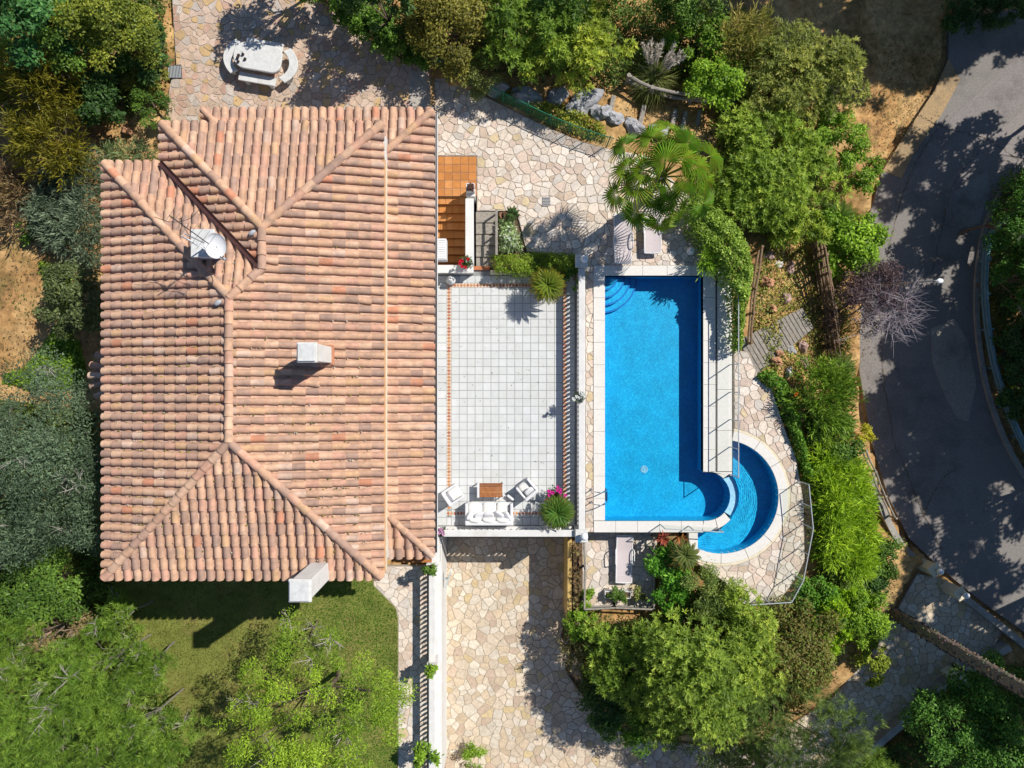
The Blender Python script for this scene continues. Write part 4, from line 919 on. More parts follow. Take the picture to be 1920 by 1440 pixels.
# ---------------------------------------------------------------- white stone table with four benches
tx, ty = W(483, 107, NW + .75); trz = R(-10)
def stadium(L, w, r, n=6, left=1.0):
    pts = []
    for sx, sy, a0 in ((1, 1, 0), (-1, 1, 90), (-1, -1, 180), (1, -1, 270)):
        rr = r if sx > 0 else r * left
        for k in range(n + 1): a = R(a0 + 90 * k / n); pts.append((sx * (L / 2 - rr) + rr * math.cos(a), sy * (w / 2 - rr) + rr * math.sin(a)))
    return pts
t = thing('stone_table', 'white stone garden table with rounded ends', 'table', (tx, ty, NW), trz)
s = MB(); s.prism(stadium(1.92, 1.05, .34, left=1.4), .68, .78, .02); s.build('table_top', M['marble'], t, keep=False)
for sx in (-.5, .5): s = MB(); s.lathe([(.2, 0), (.2, .08), (.13, .14), (.12, .5), (.2, .6), (.22, .68)], (sx, 0, 0), 14); s.build('pedestal', M['marble'], t, True, False)
def bench(label, cx, cy, rz, curved):
    t = thing('stone_bench', label, 'bench', (tx, ty, NW), trz, 'white stone benches around the garden table'); kw = dict(parent=t, keep=False)
    if curved:
        sg = cx; R0, R1 = .98, 1.33; ox = sg * .18
        q = [(ox + sg * R0 * math.cos(a), R0 * math.sin(a) * .72) for a in np.linspace(-.86, .86, 14)] + [(ox + sg * R1 * math.cos(a), R1 * math.sin(a) * .74) for a in np.linspace(.80, -.80, 14)]
        s = MB(); s.prism(q, .38, .46, .015); s.build('seat', M['marble'], **kw)
        for a in (-.6, .6): s = MB(); s.box((ox + sg * 1.15 * math.cos(a), 1.15 * .73 * math.sin(a), .19), (.16, .22, .38), 0, .02); s.build('pedestal', M['marble'], **kw)
    else:
        s = MB(); s.box((cx, cy, .42), (1.5, .34, .08), rz, .012); s.build('seat', M['marble'], **kw)
        for dx_ in (-.5, .5): s = MB(); s.box((cx + dx_, cy, .19), (.18, .26, .38), 0, .02); s.build('pedestal', M['marble'], **kw)
bench('straight white stone bench on the far side of the garden table', .05, .66, 0, False)
bench('straight white stone bench on the near side of the garden table', .0, -.74, 0, False)
bench('curved white stone bench at the left end of the garden table', -1, 0, 0, True)
bench('curved white stone bench at the right end of the garden table', 1, 0, 0, True)
for k, (px, py, lab) in enumerate(((448, 104, 'topmost left dark pine cone on the white table'), (456, 102, 'dark pine cone nearest the table edge at the upper right of the five'), (446, 108.5, 'leftmost dark pine cone on the white table'), (447, 115.5, 'lowest dark pine cone on the white table'), (460, 111, 'rightmost dark pine cone on the white table'))):
    x, y = W(px, py, NW + .8); s = MB(); s.lathe([(.01, 0), (.045, .02), (.06, .05), (.05, .09), (.03, .12), (.008, .14)], (x, y, NW + .775), 9); tag(s.build('pine_cone', M['cone']), lab, 'pine cone', 'pine cones on the stone table')

# ---------------------------------------------------------------- pots, planters, grates
def pot(name, label, x, y, z, r=.2, h=.32, m=M['clay'], cat='pot'):
    t = thing(name, label, cat, (x, y, z)); s = MB()
    s.lathe([(r * .68, 0), (r * .9, h * .7), (r, h * .9), (r * 1.08, h * .92), (r * 1.08, h), (r * .92, h), (r * .9, h * .86), (.01, h * .86)], (x, y, z), 16); s.build('vessel', m, t, True)
    s = MB(); s.lathe([(r * .9, h * .8), (r * .88, h * .88), (.01, h * .89)], (x, y, z), 14); s.build('soil', M['soil'], t); return t
x, y = W(845, 525, .3); s = MB(); s.lathe([(.1, 0), (.19, .12), (.2, .26), (.13, .42), (.07, .5), (.05, .55)], (x, y, 0), 16); tag(s.build('white_jar', M['plastic'], smooth=True), 'white pear shaped jar on the terrace corner', 'jar')
x, y = W(1297, 469, P + .3); s = MB(); s.lathe([(.1, 0), (.17, .1), (.18, .22), (.12, .36), (.08, .42)], (x, y, P), 16); s.lathe([(.02, .3), (.05, .34), (.01, .5)], (x - .12, y - .04, P), 8); tag(s.build('watering_jar', M['plastic'], smooth=True), 'white jar standing by the ivy hedge north of the pool', 'jar')
for lab, px, py in (('dark square drain grate on the upper patio near the shrubs', 328, 135),):
    x, y = W(px, py, NW); t = thing('drain_grate', lab, 'grate', (x, y, NW)); s = MB(); s.box((x, y, NW + .008), (.56, .56, .03), R(4), .005); s.build('frame', M['darkmetal'], t)
    for k in range(9): s = MB(); s.box((x - .24 + .06 * k, y, NW + .028), (.03, .5, .02), R(4), .004); s.build('bar', M['greymetal'], t)
x, y = W(1024, 378, P); t = thing('drain_grate', 'small grey drain grate set in the pale patio', 'grate', (x, y, P)); s = MB(); s.box((x, y, P + .004), (.34, .38, .02), 0, .004); s.build('frame', M['soil'], t)
for k in range(6): s = MB(); s.box((x, y - .155 + .062 * k, P + .018), (.33, .036, .016), 0, .004); s.build('bar', M['greymetal'], t)
def trough(label, x, y, z, L, w, h, rz=0., m=None):
    t = thing('planter_box', label, 'planter', (x, y, z), rz); kw = dict(parent=t, keep=False); m = m or M['white']; th = .035
    for a in (-1, 1):
        s = MB(); s.box((0, a * (w / 2 - th / 2), h / 2), (L, th, h), 0, .006); s.build('side', m, **kw)
        s = MB(); s.box((a * (L / 2 - th / 2), 0, h / 2), (th, w - 2 * th - .004, h), 0, .006); s.build('end', m, **kw)
    s = MB(); s.box((0, 0, h * .42), (L - 2 * th - .004, w - 2 * th - .004, h * .84), 0, .004); s.build('soil', M['soil'], **kw)
trough('long white planter trough on the sun deck', *W(1158, 1115, SD + .25), SD, 1.1, .32, .32)
trough('white planter box on the path pier nearest the roof corner', -3.22, -7.35, 1.06, .38, .38, .26)
trough('white planter box on the second path pier', -3.20, -11.35, 1.06, .40, .40, .26)
trough('white planter box on the end of the stair parapet', *W(882, 352, 1.05), .86, .34, .34, .26)
trough('low dark planter in the west corner of the sun deck', *W(1104, 1116, SD + .2), SD, .34, .3, .25, 0, M['kerb'])
# blue sign board hung on the white wall
x, y = W(842, 1085, -.6); s = MB((.55, .68, .74)); s.beam((x - .16, y - .42, -.9), (x + .10, y + .38, -.5), .05, .22); s.beam((x - .2, y - .1, -.72), (x - .05, y + .02, -.66), .04, .05); tag(s.build('shutter_board', mat('pale_blue_paint', (.52, .66, .72), .5, .1, 6)), 'pale blue board leaning out from the white driveway wall', 'board')
x0 = -2.98; sb = bpy.data.objects['shutter_board']; s = MB(); s.beam((x0, y, -.7), (x - .03, y, -.7), .04, .04); s.build('bracket', M['greymetal'], sb)

# ---------------------------------------------------------------- ochre planter wall between driveway and sun deck, steps of soil behind
s = MB(); s.prism(PW([(1064, 1010), (1072, 1010), (1072, 1165), (1063, 1165)], -.6), DR - .2, -.62, .02); tag(s.build('planter_wall', M['ochre']), 'ochre rendered wall edging the driveway below the sun deck', 'wall')
s = MB(); s.prism(PW([(1072, 1008), (1092, 1008), (1092, 1165), (1072, 1165)], -.7), DR - .2, -.72); tag(s.build('planter_bed', M['soil']), 'narrow soil bed behind the ochre wall', 'flower bed', kind='structure')
bed = PW([(935, 395), (968, 397), (988, 474), (1096, 483), (1096, 508), (922, 508), (922, 482), (935, 478)], .3); s = MB(); s.prism(bed, -1, .22); tag(s.build('planter_bed', M['soil']), 'soil bed of the clipped hedge north of the terrace', 'flower bed', kind='structure')
s = MB(); s.box((*W(1008, 511, .2), .12), (3.9, .14, .5), 0, .02); tag(s.build('bed_wall', M['cream']), 'low wall between clipped hedge and tiled terrace', 'wall')
s = MB((.45, .16, .07)); s.box((*W(903, 503, .05), .05), (.7, .16, .1), 0, .01); tag(s.build('brick_edge', M['terracotta']), 'red brick threshold at the foot of the grey steps', 'edging')

# ---------------------------------------------------------------- green net fence
gf = thing('net_fence', 'low green net fence along the north edge of the patio', 'fence', (*W(980, 205, .3), .2))
path = [Vector((*W(*p, .4), 0)) for p in spline([(812, 122), (878, 158), (960, 198), (1030, 232), (1090, 256), (1146, 274)], 5)]; net = MB(); acc = 0
for a, c in zip(path, path[1:]):
    L = (c - a).length; n = max(2, int(L / .07)); u = (c - a) / L; o_ = Vector((-u.y, u.x, 0)) * .004
    z0 = P - .05
    for k in range(n): p = a + u * (L * k / n); net.add([p + Vector((0, 0, z0)) - u * .008, p + Vector((0, 0, z0)) + u * .008, p + Vector((.02, .05, z0 + .85)) + u * .008, p + Vector((.02, .05, z0 + .85)) - u * .008], [(0, 1, 2, 3)])
    for k in range(13):
        zz = Vector((0.02 * k / 12, .05 * k / 12, z0 + .07 * k)); net.add([a + zz, c + zz, c + zz + Vector((0, 0, .016)), a + zz + Vector((0, 0, .016))], [(0, 1, 2, 3)])
net.build('net', M['net'], gf)
for k in range(0, len(path), 3): p = path[k]; s = MB((.02, .1, .06)); s.tube([p + Vector((0, 0, P - .3)), p + Vector((.02, .05, P + .95))], .025, 8); s.build('post', M['net'], gf)
s = MB((.02, .1, .06)); s.tube([p + Vector((.02, .05, P + .82)) for p in path], .02, 6); s.build('top_wire', M['net'], gf)

# ---------------------------------------------------------------- log steps, wooden rails and rocks in the garden
def gz(px, py):
    z = -.5
    for _ in range(4): x, y = W(px, py, z); z = float(ground_h(x, y)[0])
    return x, y, z
LS = [(1146, 200, 62), (1203, 217, 68), (1262, 225, 74), (1281, 229, 78), (1308, 226, 80)]
for k, (px, py, a) in enumerate(LS):
    x, y, z = gz(px, py); s = MB(); s.beam((x - .09, y - .42, z + .08), (x + .09, y + .42, z + .08), .2, .14, .03); tag(s.build('log_step', M['wood']), ['first', 'second', 'third', 'fourth', 'fifth'][k] + ' timber riser from the left on the sandy steps above the palm', 'step')
def log_rail(name, label, pts, h, r=.055, rails=(1., .55), m=M['wood'], every=1.3, sag=0):
    P3 = [gz(*p) for p in pts]; t = thing(name, label, 'railing', P3[0])
    acc = [Vector(p) for p in P3]
    for a, b in zip(acc, acc[1:]):
        for f in rails:
            up = Vector((0, 0, h * f)); q = a.lerp(b, .5) + up + Vector((rnd.uniform(-.04, .04), rnd.uniform(-.04, .04), rnd.uniform(-.05, .02)))
            s = MB((.33, .29, .25)); s.tube([a + up, q, b + up], [r, r * .95, r * .9], 8); s.build('rail', m, t, True)
    for a in acc: s = MB((.3, .27, .23)); s.tube([a + Vector((0, 0, -.25)), a + Vector((rnd.uniform(-.03, .03), 0, h + .08))], r * 1.15, 8); s.build('post', m, t, True)
    return t
log_rail('log_railing', 'grey log railing above the sandy steps next to the pampas grass', [(1172, 160), (1215, 182), (1290, 196), (1362, 208)], .9, .075)
log_rail('log_railing', 'thin pole railing east of the ivy hedge above the planks', [(1416, 470), (1405, 545), (1400, 590), (1396, 645)], .8, .05, m=M['brownwood'])
log_rail('log_railing', 'wooden pole railing casting lattice shadows left of the purple tree', [(1516, 455), (1523, 488), (1529, 520), (1535, 552), (1540, 584), (1544, 616), (1547, 648)], 1.35, .055, (1., .76, .52, .28), M['brownwood'])
log_rail('log_railing', 'crooked pole railing running down beside the road from the lattice', [(1546, 652), (1556, 700), (1566, 745)], .9, .05, m=M['brownwood'])
log_rail('log_railing', 'grey branch railing above the dark wall near the yellow bush', [(1607, 842), (1625, 880), (1642, 925), (1660, 965)], .8, .045, m=M['wood'])
# added lattice of thin poles that makes up the rail shadow grid
lt = thing('shadow_lattice', 'added open lattice of crossed poles casting the rail shadow grid beside the plank steps', 'shadow_caster', gz(1490, 560))
for k in range(7):
    a = Vector(gz(1522 + 4 * k, 478 + 32 * k)); s = MB((.12, .09, .06)); s.tube([a + Vector((0, 0, .0)), a + Vector((-.1, .0, 1.6))], .03, 6); s.build('pole', M['brownwood'], lt)
for k in range(4):
    a = Vector(gz(1520, 478)); b_ = Vector(gz(1548, 670)); up = Vector((-.07, 0, .4 + .38 * k)); s = MB((.12, .09, .06)); s.tube([a + up, b_ + up], .028, 6); s.build('pole', M['brownwood'], lt)
# plank steps down to the pool deck gate
pl_a, pl_b = Vector((*W(1404, 668, .2), .24)), Vector((*W(1512, 598, -.7), -.7)); nrm = (pl_b - pl_a).xy.orthogonal().normalized()
for k in range(17):
    f = k / 16; c = pl_a.lerp(pl_b, f); s = MB(); d = Vector((nrm.x, nrm.y, 0)) * (.80 - .30 * f); j = Vector((0, 0, rnd.uniform(-.015, .015)))
    s.beam(c - d + j, c + d + j, .155, .05, .008); s.v = [tuple(v) for v in s.v]
    if k == 0: plk = thing('plank_stairs', 'grey weathered plank stairs climbing to the pool deck', 'stairs', tuple(pl_a))
    s.build('plank', M['wood'], plk)
for sg in (-1, 1): s = MB(); d = Vector((nrm.x, nrm.y, 0)) * sg; s.beam(pl_a + d * .7 - Vector((0, 0, .1)), pl_b + d * .42 - Vector((0, 0, .1)), .08, .14); s.build('stringer', M['brownwood'], plk)
RK = [(930, 165, .5, .4, 0), (985, 185, .75, .45, 0), (1045, 182, .5, .35, 0), (1095, 195, .8, .5, 0), (1125, 212, .5, .35, 0), (1150, 222, .45, .3, 0), (1190, 240, .5, .3, 0), (1235, 246, .45, .35, 0), (770, 55, .45, .4, 0), (1250, 270, .4, .3, 1),
      (1437, 530, .42, .28, 1), (1457, 497, .33, .2, 2), (1446, 578, .3, .22, 1), (1440, 480, .3, .25, 3), (1478, 505, .3, .4, 3), (1470, 560, .35, .28, 3), (1477, 655, .3, .24, 0), (1460, 663, .28, .2, 1), (1455, 678, .35, .22, 1), (1503, 650, .28, .4, 3), (1478, 697, .2, .3, 2), (1505, 682, .3, .3, 3), (1632, 1072, .3, .25, 1), (240, 245, .3, .2, 1), (1112, 1190, .3, .25, 1)]
RC = [(.37, .37, .39), (.48, .25, .14), (.62, .60, .55), (.40, .27, .23)]
RN = ['grey', 'orange brown', 'pale', 'reddish brown']
RW = ['by the green net fence below the small round shrub', 'behind the net fence, left of the middle', 'behind the middle of the net fence', 'largest of those left of the sandy steps', 'just left of the sandy steps', 'below the first timber riser', 'below the sandy steps near the palm', 'behind the palm crown', 'in the dark hedge top centre', 'under the upper palm fronds',
      'largest one right of the thin pole railing', 'flat one near the top of the lattice', 'above the plank stairs beside the grass tuft', 'at the upper end of the thin pole railing', 'upright one touching the lattice', 'in the middle left of the lattice', 'below the plank stairs, the blue grey one', 'at the lower edge of the planks', 'lowest below the planks, above the ivy', 'tall one right of the plank stairs', 'long one above the orange flowers', 'right of the long pale one', 'at the edge of the driveway gate', 'in the soil left of the roof corner', 'under the shrubs below the sun deck']
for k, (px, py, a, b_, c) in enumerate(RK):
    x, y, z = gz(px, py); s = MB(RC[c]); g_ = random.Random(k * 7 + 1); s.blob((x, y, z + .08), (a * .62 * (1.55 if c == 0 else 1.15), b_ * .66 * (1.4 if c == 0 else 1.15), min(a, b_) * .8), k, 14, 9, .2, rz=g_.uniform(-.6, .6))
    s.v = [(v[0] + g_.uniform(-.03, .03), v[1] + g_.uniform(-.03, .03), v[2] + g_.uniform(-.03, .03)) for v in s.v]
    tag(s.build('rock', M['rock']), RN[c] + ' rock ' + RW[k], 'rock', 'garden rocks')

# ---------------------------------------------------------------- road wall, gate lamps, guard rail, street lamp
def wallrun(name, label, pts, z0, z1, w, m):
    q = [Vector(W(*p, z1)) for p in spline(pts, 4)]; s = MB()
    for a, b_ in zip(q, q[1:]):
        u = (b_ - a).normalized(); n = Vector((-u.y, u.x)) * w / 2; e = u * .01; s.prism([tuple(a - n - e), tuple(b_ - n + e), tuple(b_ + n + e), tuple(a + n - e)], z0, z1 + rnd.uniform(0, .004))
    return tag(s.build(name, m), label, 'wall')
wallrun('road_wall', 'low rendered wall between road and planted bank', [(1622, 835), (1648, 935), (1690, 1020), (1735, 1062), (1757, 1075)], RD - .4, -2.3, .28, M['kerb'])
wallrun('road_wall', 'low rendered wall from the gate lamp to the lower right edge', [(1806, 1118), (1860, 1160), (1935, 1220), (2050, 1310)], RD - .4, -2.2, .28, M['kerb'])
wallrun('drive_wall', 'beige low wall along the lower side of the driveway gate', [(1630, 1412), (1700, 1352), (1770, 1290), (1838, 1245), (1895, 1215)], DR - .4, -2.1, .3, M['kerb'])
for k, (px, py, lab) in enumerate(((1760, 1070, 'white globe lamp on the left gate pier by the road'), (1808, 1115, 'white globe lamp on the right gate pier by the road'), (1809, 1280, 'white globe lamp beside the bottom right tree'))):
    x, y = W(px, py, -1.4); s = MB(); s.box((x - .05, y - .02, -2.3), (.42, .42, 1.4), R(35), .02); s.box((x - .05, y - .02, -1.57), (.5, .5, .07), R(35), .015); tag(s.build('gate_pier', M['cream']), lab.replace('white globe lamp on the ', 'square ').replace('white globe lamp', 'square pier under the lamp').replace('pier by', 'pier under its lamp by'), 'pier')
    globe_lamp(lab, x, y, -1.535, r=.14)
gr_pts = spline([(1905, 395), (1858, 440), (1846, 520), (1850, 600), (1866, 690), (1895, 780), (1925, 845), (1960, 910)], 5)
t = thing('guard_rail', 'blue grey steel guard rail along the outer bend of the road', 'guard rail', (*W(1850, 600, RD), RD))
pth = [Vector((*W(*p, -2.3), -2.3)) for p in gr_pts]; s = MB()
for a, b_ in zip(pth, pth[1:]):
    for dz in (-.1, .1): s.tube([a + Vector((0, 0, dz)), b_ + Vector((0, 0, dz))], .09, 8)
s.build('beam', M['bluemetal'], t, True)
for k in range(0, len(pth), 4): p = pth[k]; s = MB(); s.box((p.x + .14, p.y, -2.75), (.1, .1, 1.2)); s.build('post', M['bluemetal'], t)
lx, ly = W(1757, 527, 1.6); b0 = Vector((*W(1640, 536, -3), -3)); t = thing('street_lamp', 'slim street lamp leaning over the shaded road', 'street lamp', tuple(b0))
tp = Vector((lx - .12, ly, 1.7)); s = MB(); s.tube([b0, b0.lerp(tp, .5), tp], [.06, .045, .03], 8); s.build('pole', M['greymetal'], t)
s = MB(); s.tube([tp, (lx, ly, 1.68)], .025, 8); s.build('arm', M['greymetal'], t)
s = MB(); s.blob((lx + .08, ly, 1.65), (.14, .10, .06), 2, 14, 8, .02); s.build('lamp_head', M['globe'], t, True)
# ---------------------------------------------------------------- foliage
NR = np.random.default_rng(12)
def unit(v): return v / np.maximum(np.linalg.norm(v, axis=1, keepdims=True), 1e-9)
def leaf_obj(name, Pp, Dr, Nm, L, Wd, C, m, parent=None, droop=.12, wid=.45):
    n = len(Pp); Dr = unit(Dr); S = unit(np.cross(Dr, Nm)); L = np.broadcast_to(L, n)[:, None]; Wd = np.broadcast_to(Wd, n)[:, None]
    mid = Pp + Dr * L * wid; tip = Pp + Dr * L; tip[:, 2] -= droop * L[:, 0]
    V = np.stack([Pp, mid - S * Wd / 2, tip, mid + S * Wd / 2], 1).reshape(-1, 3).astype(np.float32)
    me = bpy.data.meshes.new(name); me.vertices.add(4 * n); me.vertices.foreach_set('co', V.ravel())
    me.loops.add(4 * n); me.loops.foreach_set('vertex_index', np.arange(4 * n, dtype=np.int32))
    me.polygons.add(n); me.polygons.foreach_set('loop_start', np.arange(0, 4 * n, 4, dtype=np.int32))
    a = me.attributes.new('col', 'FLOAT_COLOR', 'POINT'); a.data.foreach_set('color', np.c_[np.repeat(np.clip(C, 0, .9), 4, 0), np.ones(4 * n)].astype(np.float32).ravel())
    me.materials.append(m); me.update(calc_edges=True)
    return link(bpy.data.objects.new(name, me), parent)
def rand_dir(n): return unit(NR.normal(size=(n, 3)))
STY = dict(broad=(820, .15, .075, 1), star=(125, .17, .040, 8), fine=(1700, .085, .04, 1), ivy=(800, .10, .09, 1), pine=(85, .20, .016, 14), feather=(130, .26, .035, 7), olive=(1300, .10, .032, 1), small=(1150, .11, .055, 1))
def expand(style, Pp, A, C):
    """turn sprig positions, axes and colours into single leaves"""
    _, L, w, k = STY[style]; n = len(Pp)
    if style in ('star', 'pine'):
        up = np.where(np.abs(A[:, 2:3]) > .9, [[1., 0, 0]], [[0, 0, 1.]]); u = unit(np.cross(A, up)); v = np.cross(A, u)
        th = NR.uniform(0, 6.28, (n, 1)) + np.arange(k) * 2 * np.pi / k + NR.normal(0, .25, (n, k)); sp = NR.uniform(.55, 1.35, (n, k)) if style == 'star' else NR.uniform(.15, 1.2, (n, k))
        Dd = A[:, None] * np.cos(sp)[..., None] + (u[:, None] * np.cos(th)[..., None] + v[:, None] * np.sin(th)[..., None]) * np.sin(sp)[..., None]
        Pq = np.repeat(Pp, k, 0); Dd = Dd.reshape(-1, 3); Cq = np.repeat(C, k, 0); N = np.repeat(A, k, 0)
    elif style == 'feather':
        t = np.linspace(.0, 1, k)[None, :] * NR.uniform(.7, 1.3, (n, 1)) * .45
        Pq = (Pp[:, None] + A[:, None] * t[..., None]).reshape(-1, 3); Pq[:, 2] -= (t.ravel() ** 2) * .5
        Dd = np.repeat(A, k, 0) + NR.normal(0, .38, (n * k, 3)); Cq = np.repeat(C, k, 0); N = np.tile([[0, 0, 1.]], (n * k, 1)) + NR.normal(0, .35, (n * k, 3))
    else:
        Pq, Cq = Pp, C
        flat = NR.normal(size=(n, 3)); flat -= A * np.sum(flat * A, 1, keepdims=True) * (.75 if style == 'ivy' else .45); Dd = unit(flat) + A * .25; N = A + NR.normal(0, .35, (n, 3))
    m = len(Pq); N = unit(N); Cq = Cq * NR.uniform(.78, 1.22, (m, 1))
    return Pq, unit(Dd), N, L * NR.uniform(.65, 1.25, m), w * NR.uniform(.7, 1.2, m), Cq
def lerp_col(pal, t):
    pal = np.array(pal) * np.linspace(.72, 1.28, len(pal))[:, None]; k = np.clip(t, 0, .9999) * (len(pal) - 1); i = k.astype(int); f = (k - i)[:, None]; return pal[i] * (1 - f) + pal[np.minimum(i + 1, len(pal) - 1)] * f
GREEN = [(.030, .060, .012), (.055, .105, .016), (.095, .155, .022)]
BRIGHT = [(.055, .105, .010), (.095, .170, .014), (.155, .225, .022)]
YELLOW = [(.055, .060, .008), (.105, .100, .010), (.165, .140, .018)]
OLIVE = [(.055, .075, .022), (.10, .12, .030), (.17, .175, .050)]
GREY = [(.040, .062, .036), (.075, .105, .062), (.120, .150, .095)]
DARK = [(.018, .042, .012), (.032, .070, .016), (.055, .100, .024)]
RED = [(.045, .075, .014), (.085, .115, .02), (.115, .075, .025), (.075, .115, .02), (.13, .13, .03)]
DRY = [(.10, .065, .03), (.17, .12, .06), (.12, .10, .04)]
IVY = [(.07, .125, .014), (.125, .19, .022), (.22, .29, .055)]
LIME = [(.06, .125, .010), (.11, .19, .014), (.17, .25, .020)]
VIOL = [(.030, .018, .021), (.050, .030, .033), (.075, .052, .052)]
def limbs(t, base, tips, r, col, name='trunk', extra=()):
    s = MB(col); b = Vector(base); c = Vector(np.mean(np.array(tips), 0)); h = c.z - b.z; fork = Vector((b.x + (c.x - b.x) * .3, b.y + (c.y - b.y) * .3, b.z + h * .42))
    s.tube([b - Vector((0, 0, .3)), b.lerp(fork, .5) + Vector((rnd.uniform(-.06, .06), rnd.uniform(-.06, .06), 0)), fork], [r * 1.25, r, r * .85], 8)
    for q in tips:
        q = Vector(q); m1 = fork.lerp(q, .5) + Vector((rnd.uniform(-.15, .15), rnd.uniform(-.15, .15), .1 * h)); s.tube([fork, m1, q], [r * .5, r * .3, r * .08], 6)
    return s.build(name, M['bark'], t, True)
def twigs(t, starts, n, L, col, r=.018, name='bare_twigs', spread=.8):
    s = MB(col)
    for a in starts:
        a = Vector(a); ax = Vector((rnd.uniform(-.6, .6), rnd.uniform(-.6, .6), .8)).normalized()
        for _ in range(n):
            d = (ax + Vector((rnd.gauss(0, spread), rnd.gauss(0, spread), rnd.gauss(0, spread * .5)))).normalized(); l_ = L * rnd.uniform(.5, 1.1)
            m1 = a + d * l_ * .5 + Vector((rnd.uniform(-.06, .06),) * 2 + (.04,)); e = a + d * l_; s.tube([a, m1, e], [r, r * .7, r * .25], 5)
            for q in range(2): d2 = (d + Vector((rnd.gauss(0, .6), rnd.gauss(0, .6), rnd.gauss(0, .4)))).normalized(); s.tube([m1, m1 + d2 * l_ * .4], [r * .5, r * .15], 4)
    return tag(s.build(name, M['bark'], t, True), kind='stuff')
def plant(name, label, cat, px, py, rx, ry, top, style, pal, group=None, base=None, dens=1., clump=.23, nc=None, zr=.45, trunk=.09, bark=(.16, .12, .09), bare=0, part='crown', bcol=(.36, .32, .27), world=None, leafscale=1., stem='trunk'):
    zc0 = top * .6; rx *= 1.16; ry *= 1.16; dens *= .74 if style == 'star' else .80; leafscale *= 1.2; clump = min(clump, .24); trunk *= .75; pal = [tuple(min(.6, v * (2.45 if style == 'star' else 2.25)) for v in c) for c in pal]
    x, y = W(px, py, zc0) if world is None else world
    g0 = float(ground_h(x, y)[0]) if base is None else base
    zc = g0 + (top - g0) * (1 - zr * .75); k = (D - zc) / D / 45; x, y = W(px, py, zc) if world is None else world; ax, ay = rx * k, ry * k
    if base is None: g0 = float(ground_h(x, y)[0])
    az = (top - g0) * zr; rm = math.sqrt(ax * ay)
    t = thing(name, label, cat, (x, y, g0), 0, group)
    nc = int((nc or 0) * 1.6) or max(14, int(10 + ax * ay * 13))
    rr = np.sqrt(NR.uniform(0, 1, nc)); ph = NR.uniform(0, 6.28, nc); cr = rm * clump * NR.uniform(.45, 1.5, nc) * min(1, 1.5 / max(rm, .1)) ** .35
    lob = 1 + .10 * np.sin(3 * ph + NR.uniform(0, 6)) + .08 * np.sin(5 * ph + NR.uniform(0, 6)); f = rr * lob * (1 - clump * .55) * NR.uniform(.9, 1.08, nc)
    Cc = np.c_[x + np.cos(ph) * f * ax, y + np.sin(ph) * f * ay, zc + az * (.15 + .85 * np.sqrt(np.maximum(0, 1 - rr ** 2 * .8))) * NR.uniform(.05, 1, nc) - az * .5 * (rr > .75) * NR.uniform(0, 1, nc)]
    nl = int(math.pi * ax * ay * STY[style][0] * dens)
    ci = NR.choice(nc, nl, p=cr ** 2 / np.sum(cr ** 2)); d = rand_dir(nl); d[:, 2] = np.where(d[:, 2] < -.35, -d[:, 2], d[:, 2])
    Pp = Cc[ci] + d * (cr[ci] * (NR.uniform(.25, 1, nl) ** .45))[:, None] * np.array([1, 1, .8])
    sp = NR.uniform(0, 1, nl) < .05; Pp[sp] += unit(Pp[sp] - np.array([x, y, zc])) * NR.uniform(.05, .3, (sp.sum(), 1)) * min(1, rm)
    Pp[:, 2] = np.maximum(Pp[:, 2], g0 + .05)
    out = unit(Pp - np.array([x, y, zc - az * .6])); A = unit(d * .6 + out * .45 + np.array([.2, .14, .75]) + NR.normal(0, .25, (nl, 3)))
    tone = np.clip(NR.uniform(0, 1, nc)[ci] * .45 + NR.beta(.8, .8, nl) * .55, 0, 1)
    a = expand(style, Pp, A, lerp_col(pal, tone)); m = M['needle'] if style in ('pine', 'feather') else M['leaf']
    leaf_obj(part, a[0], a[1], a[2], a[3] * leafscale, a[4] * leafscale, a[5], m, t)
    if trunk: limbs(t, (x, y, g0), Cc[NR.choice(nc, min(nc, 8), False)], trunk, bark, stem)
    if bare: twigs(t, Cc[NR.choice(nc, min(bare, nc), False)] + np.array([0, 0, .1]), 6, .55 * min(rm, 1.6), bcol)
    return t
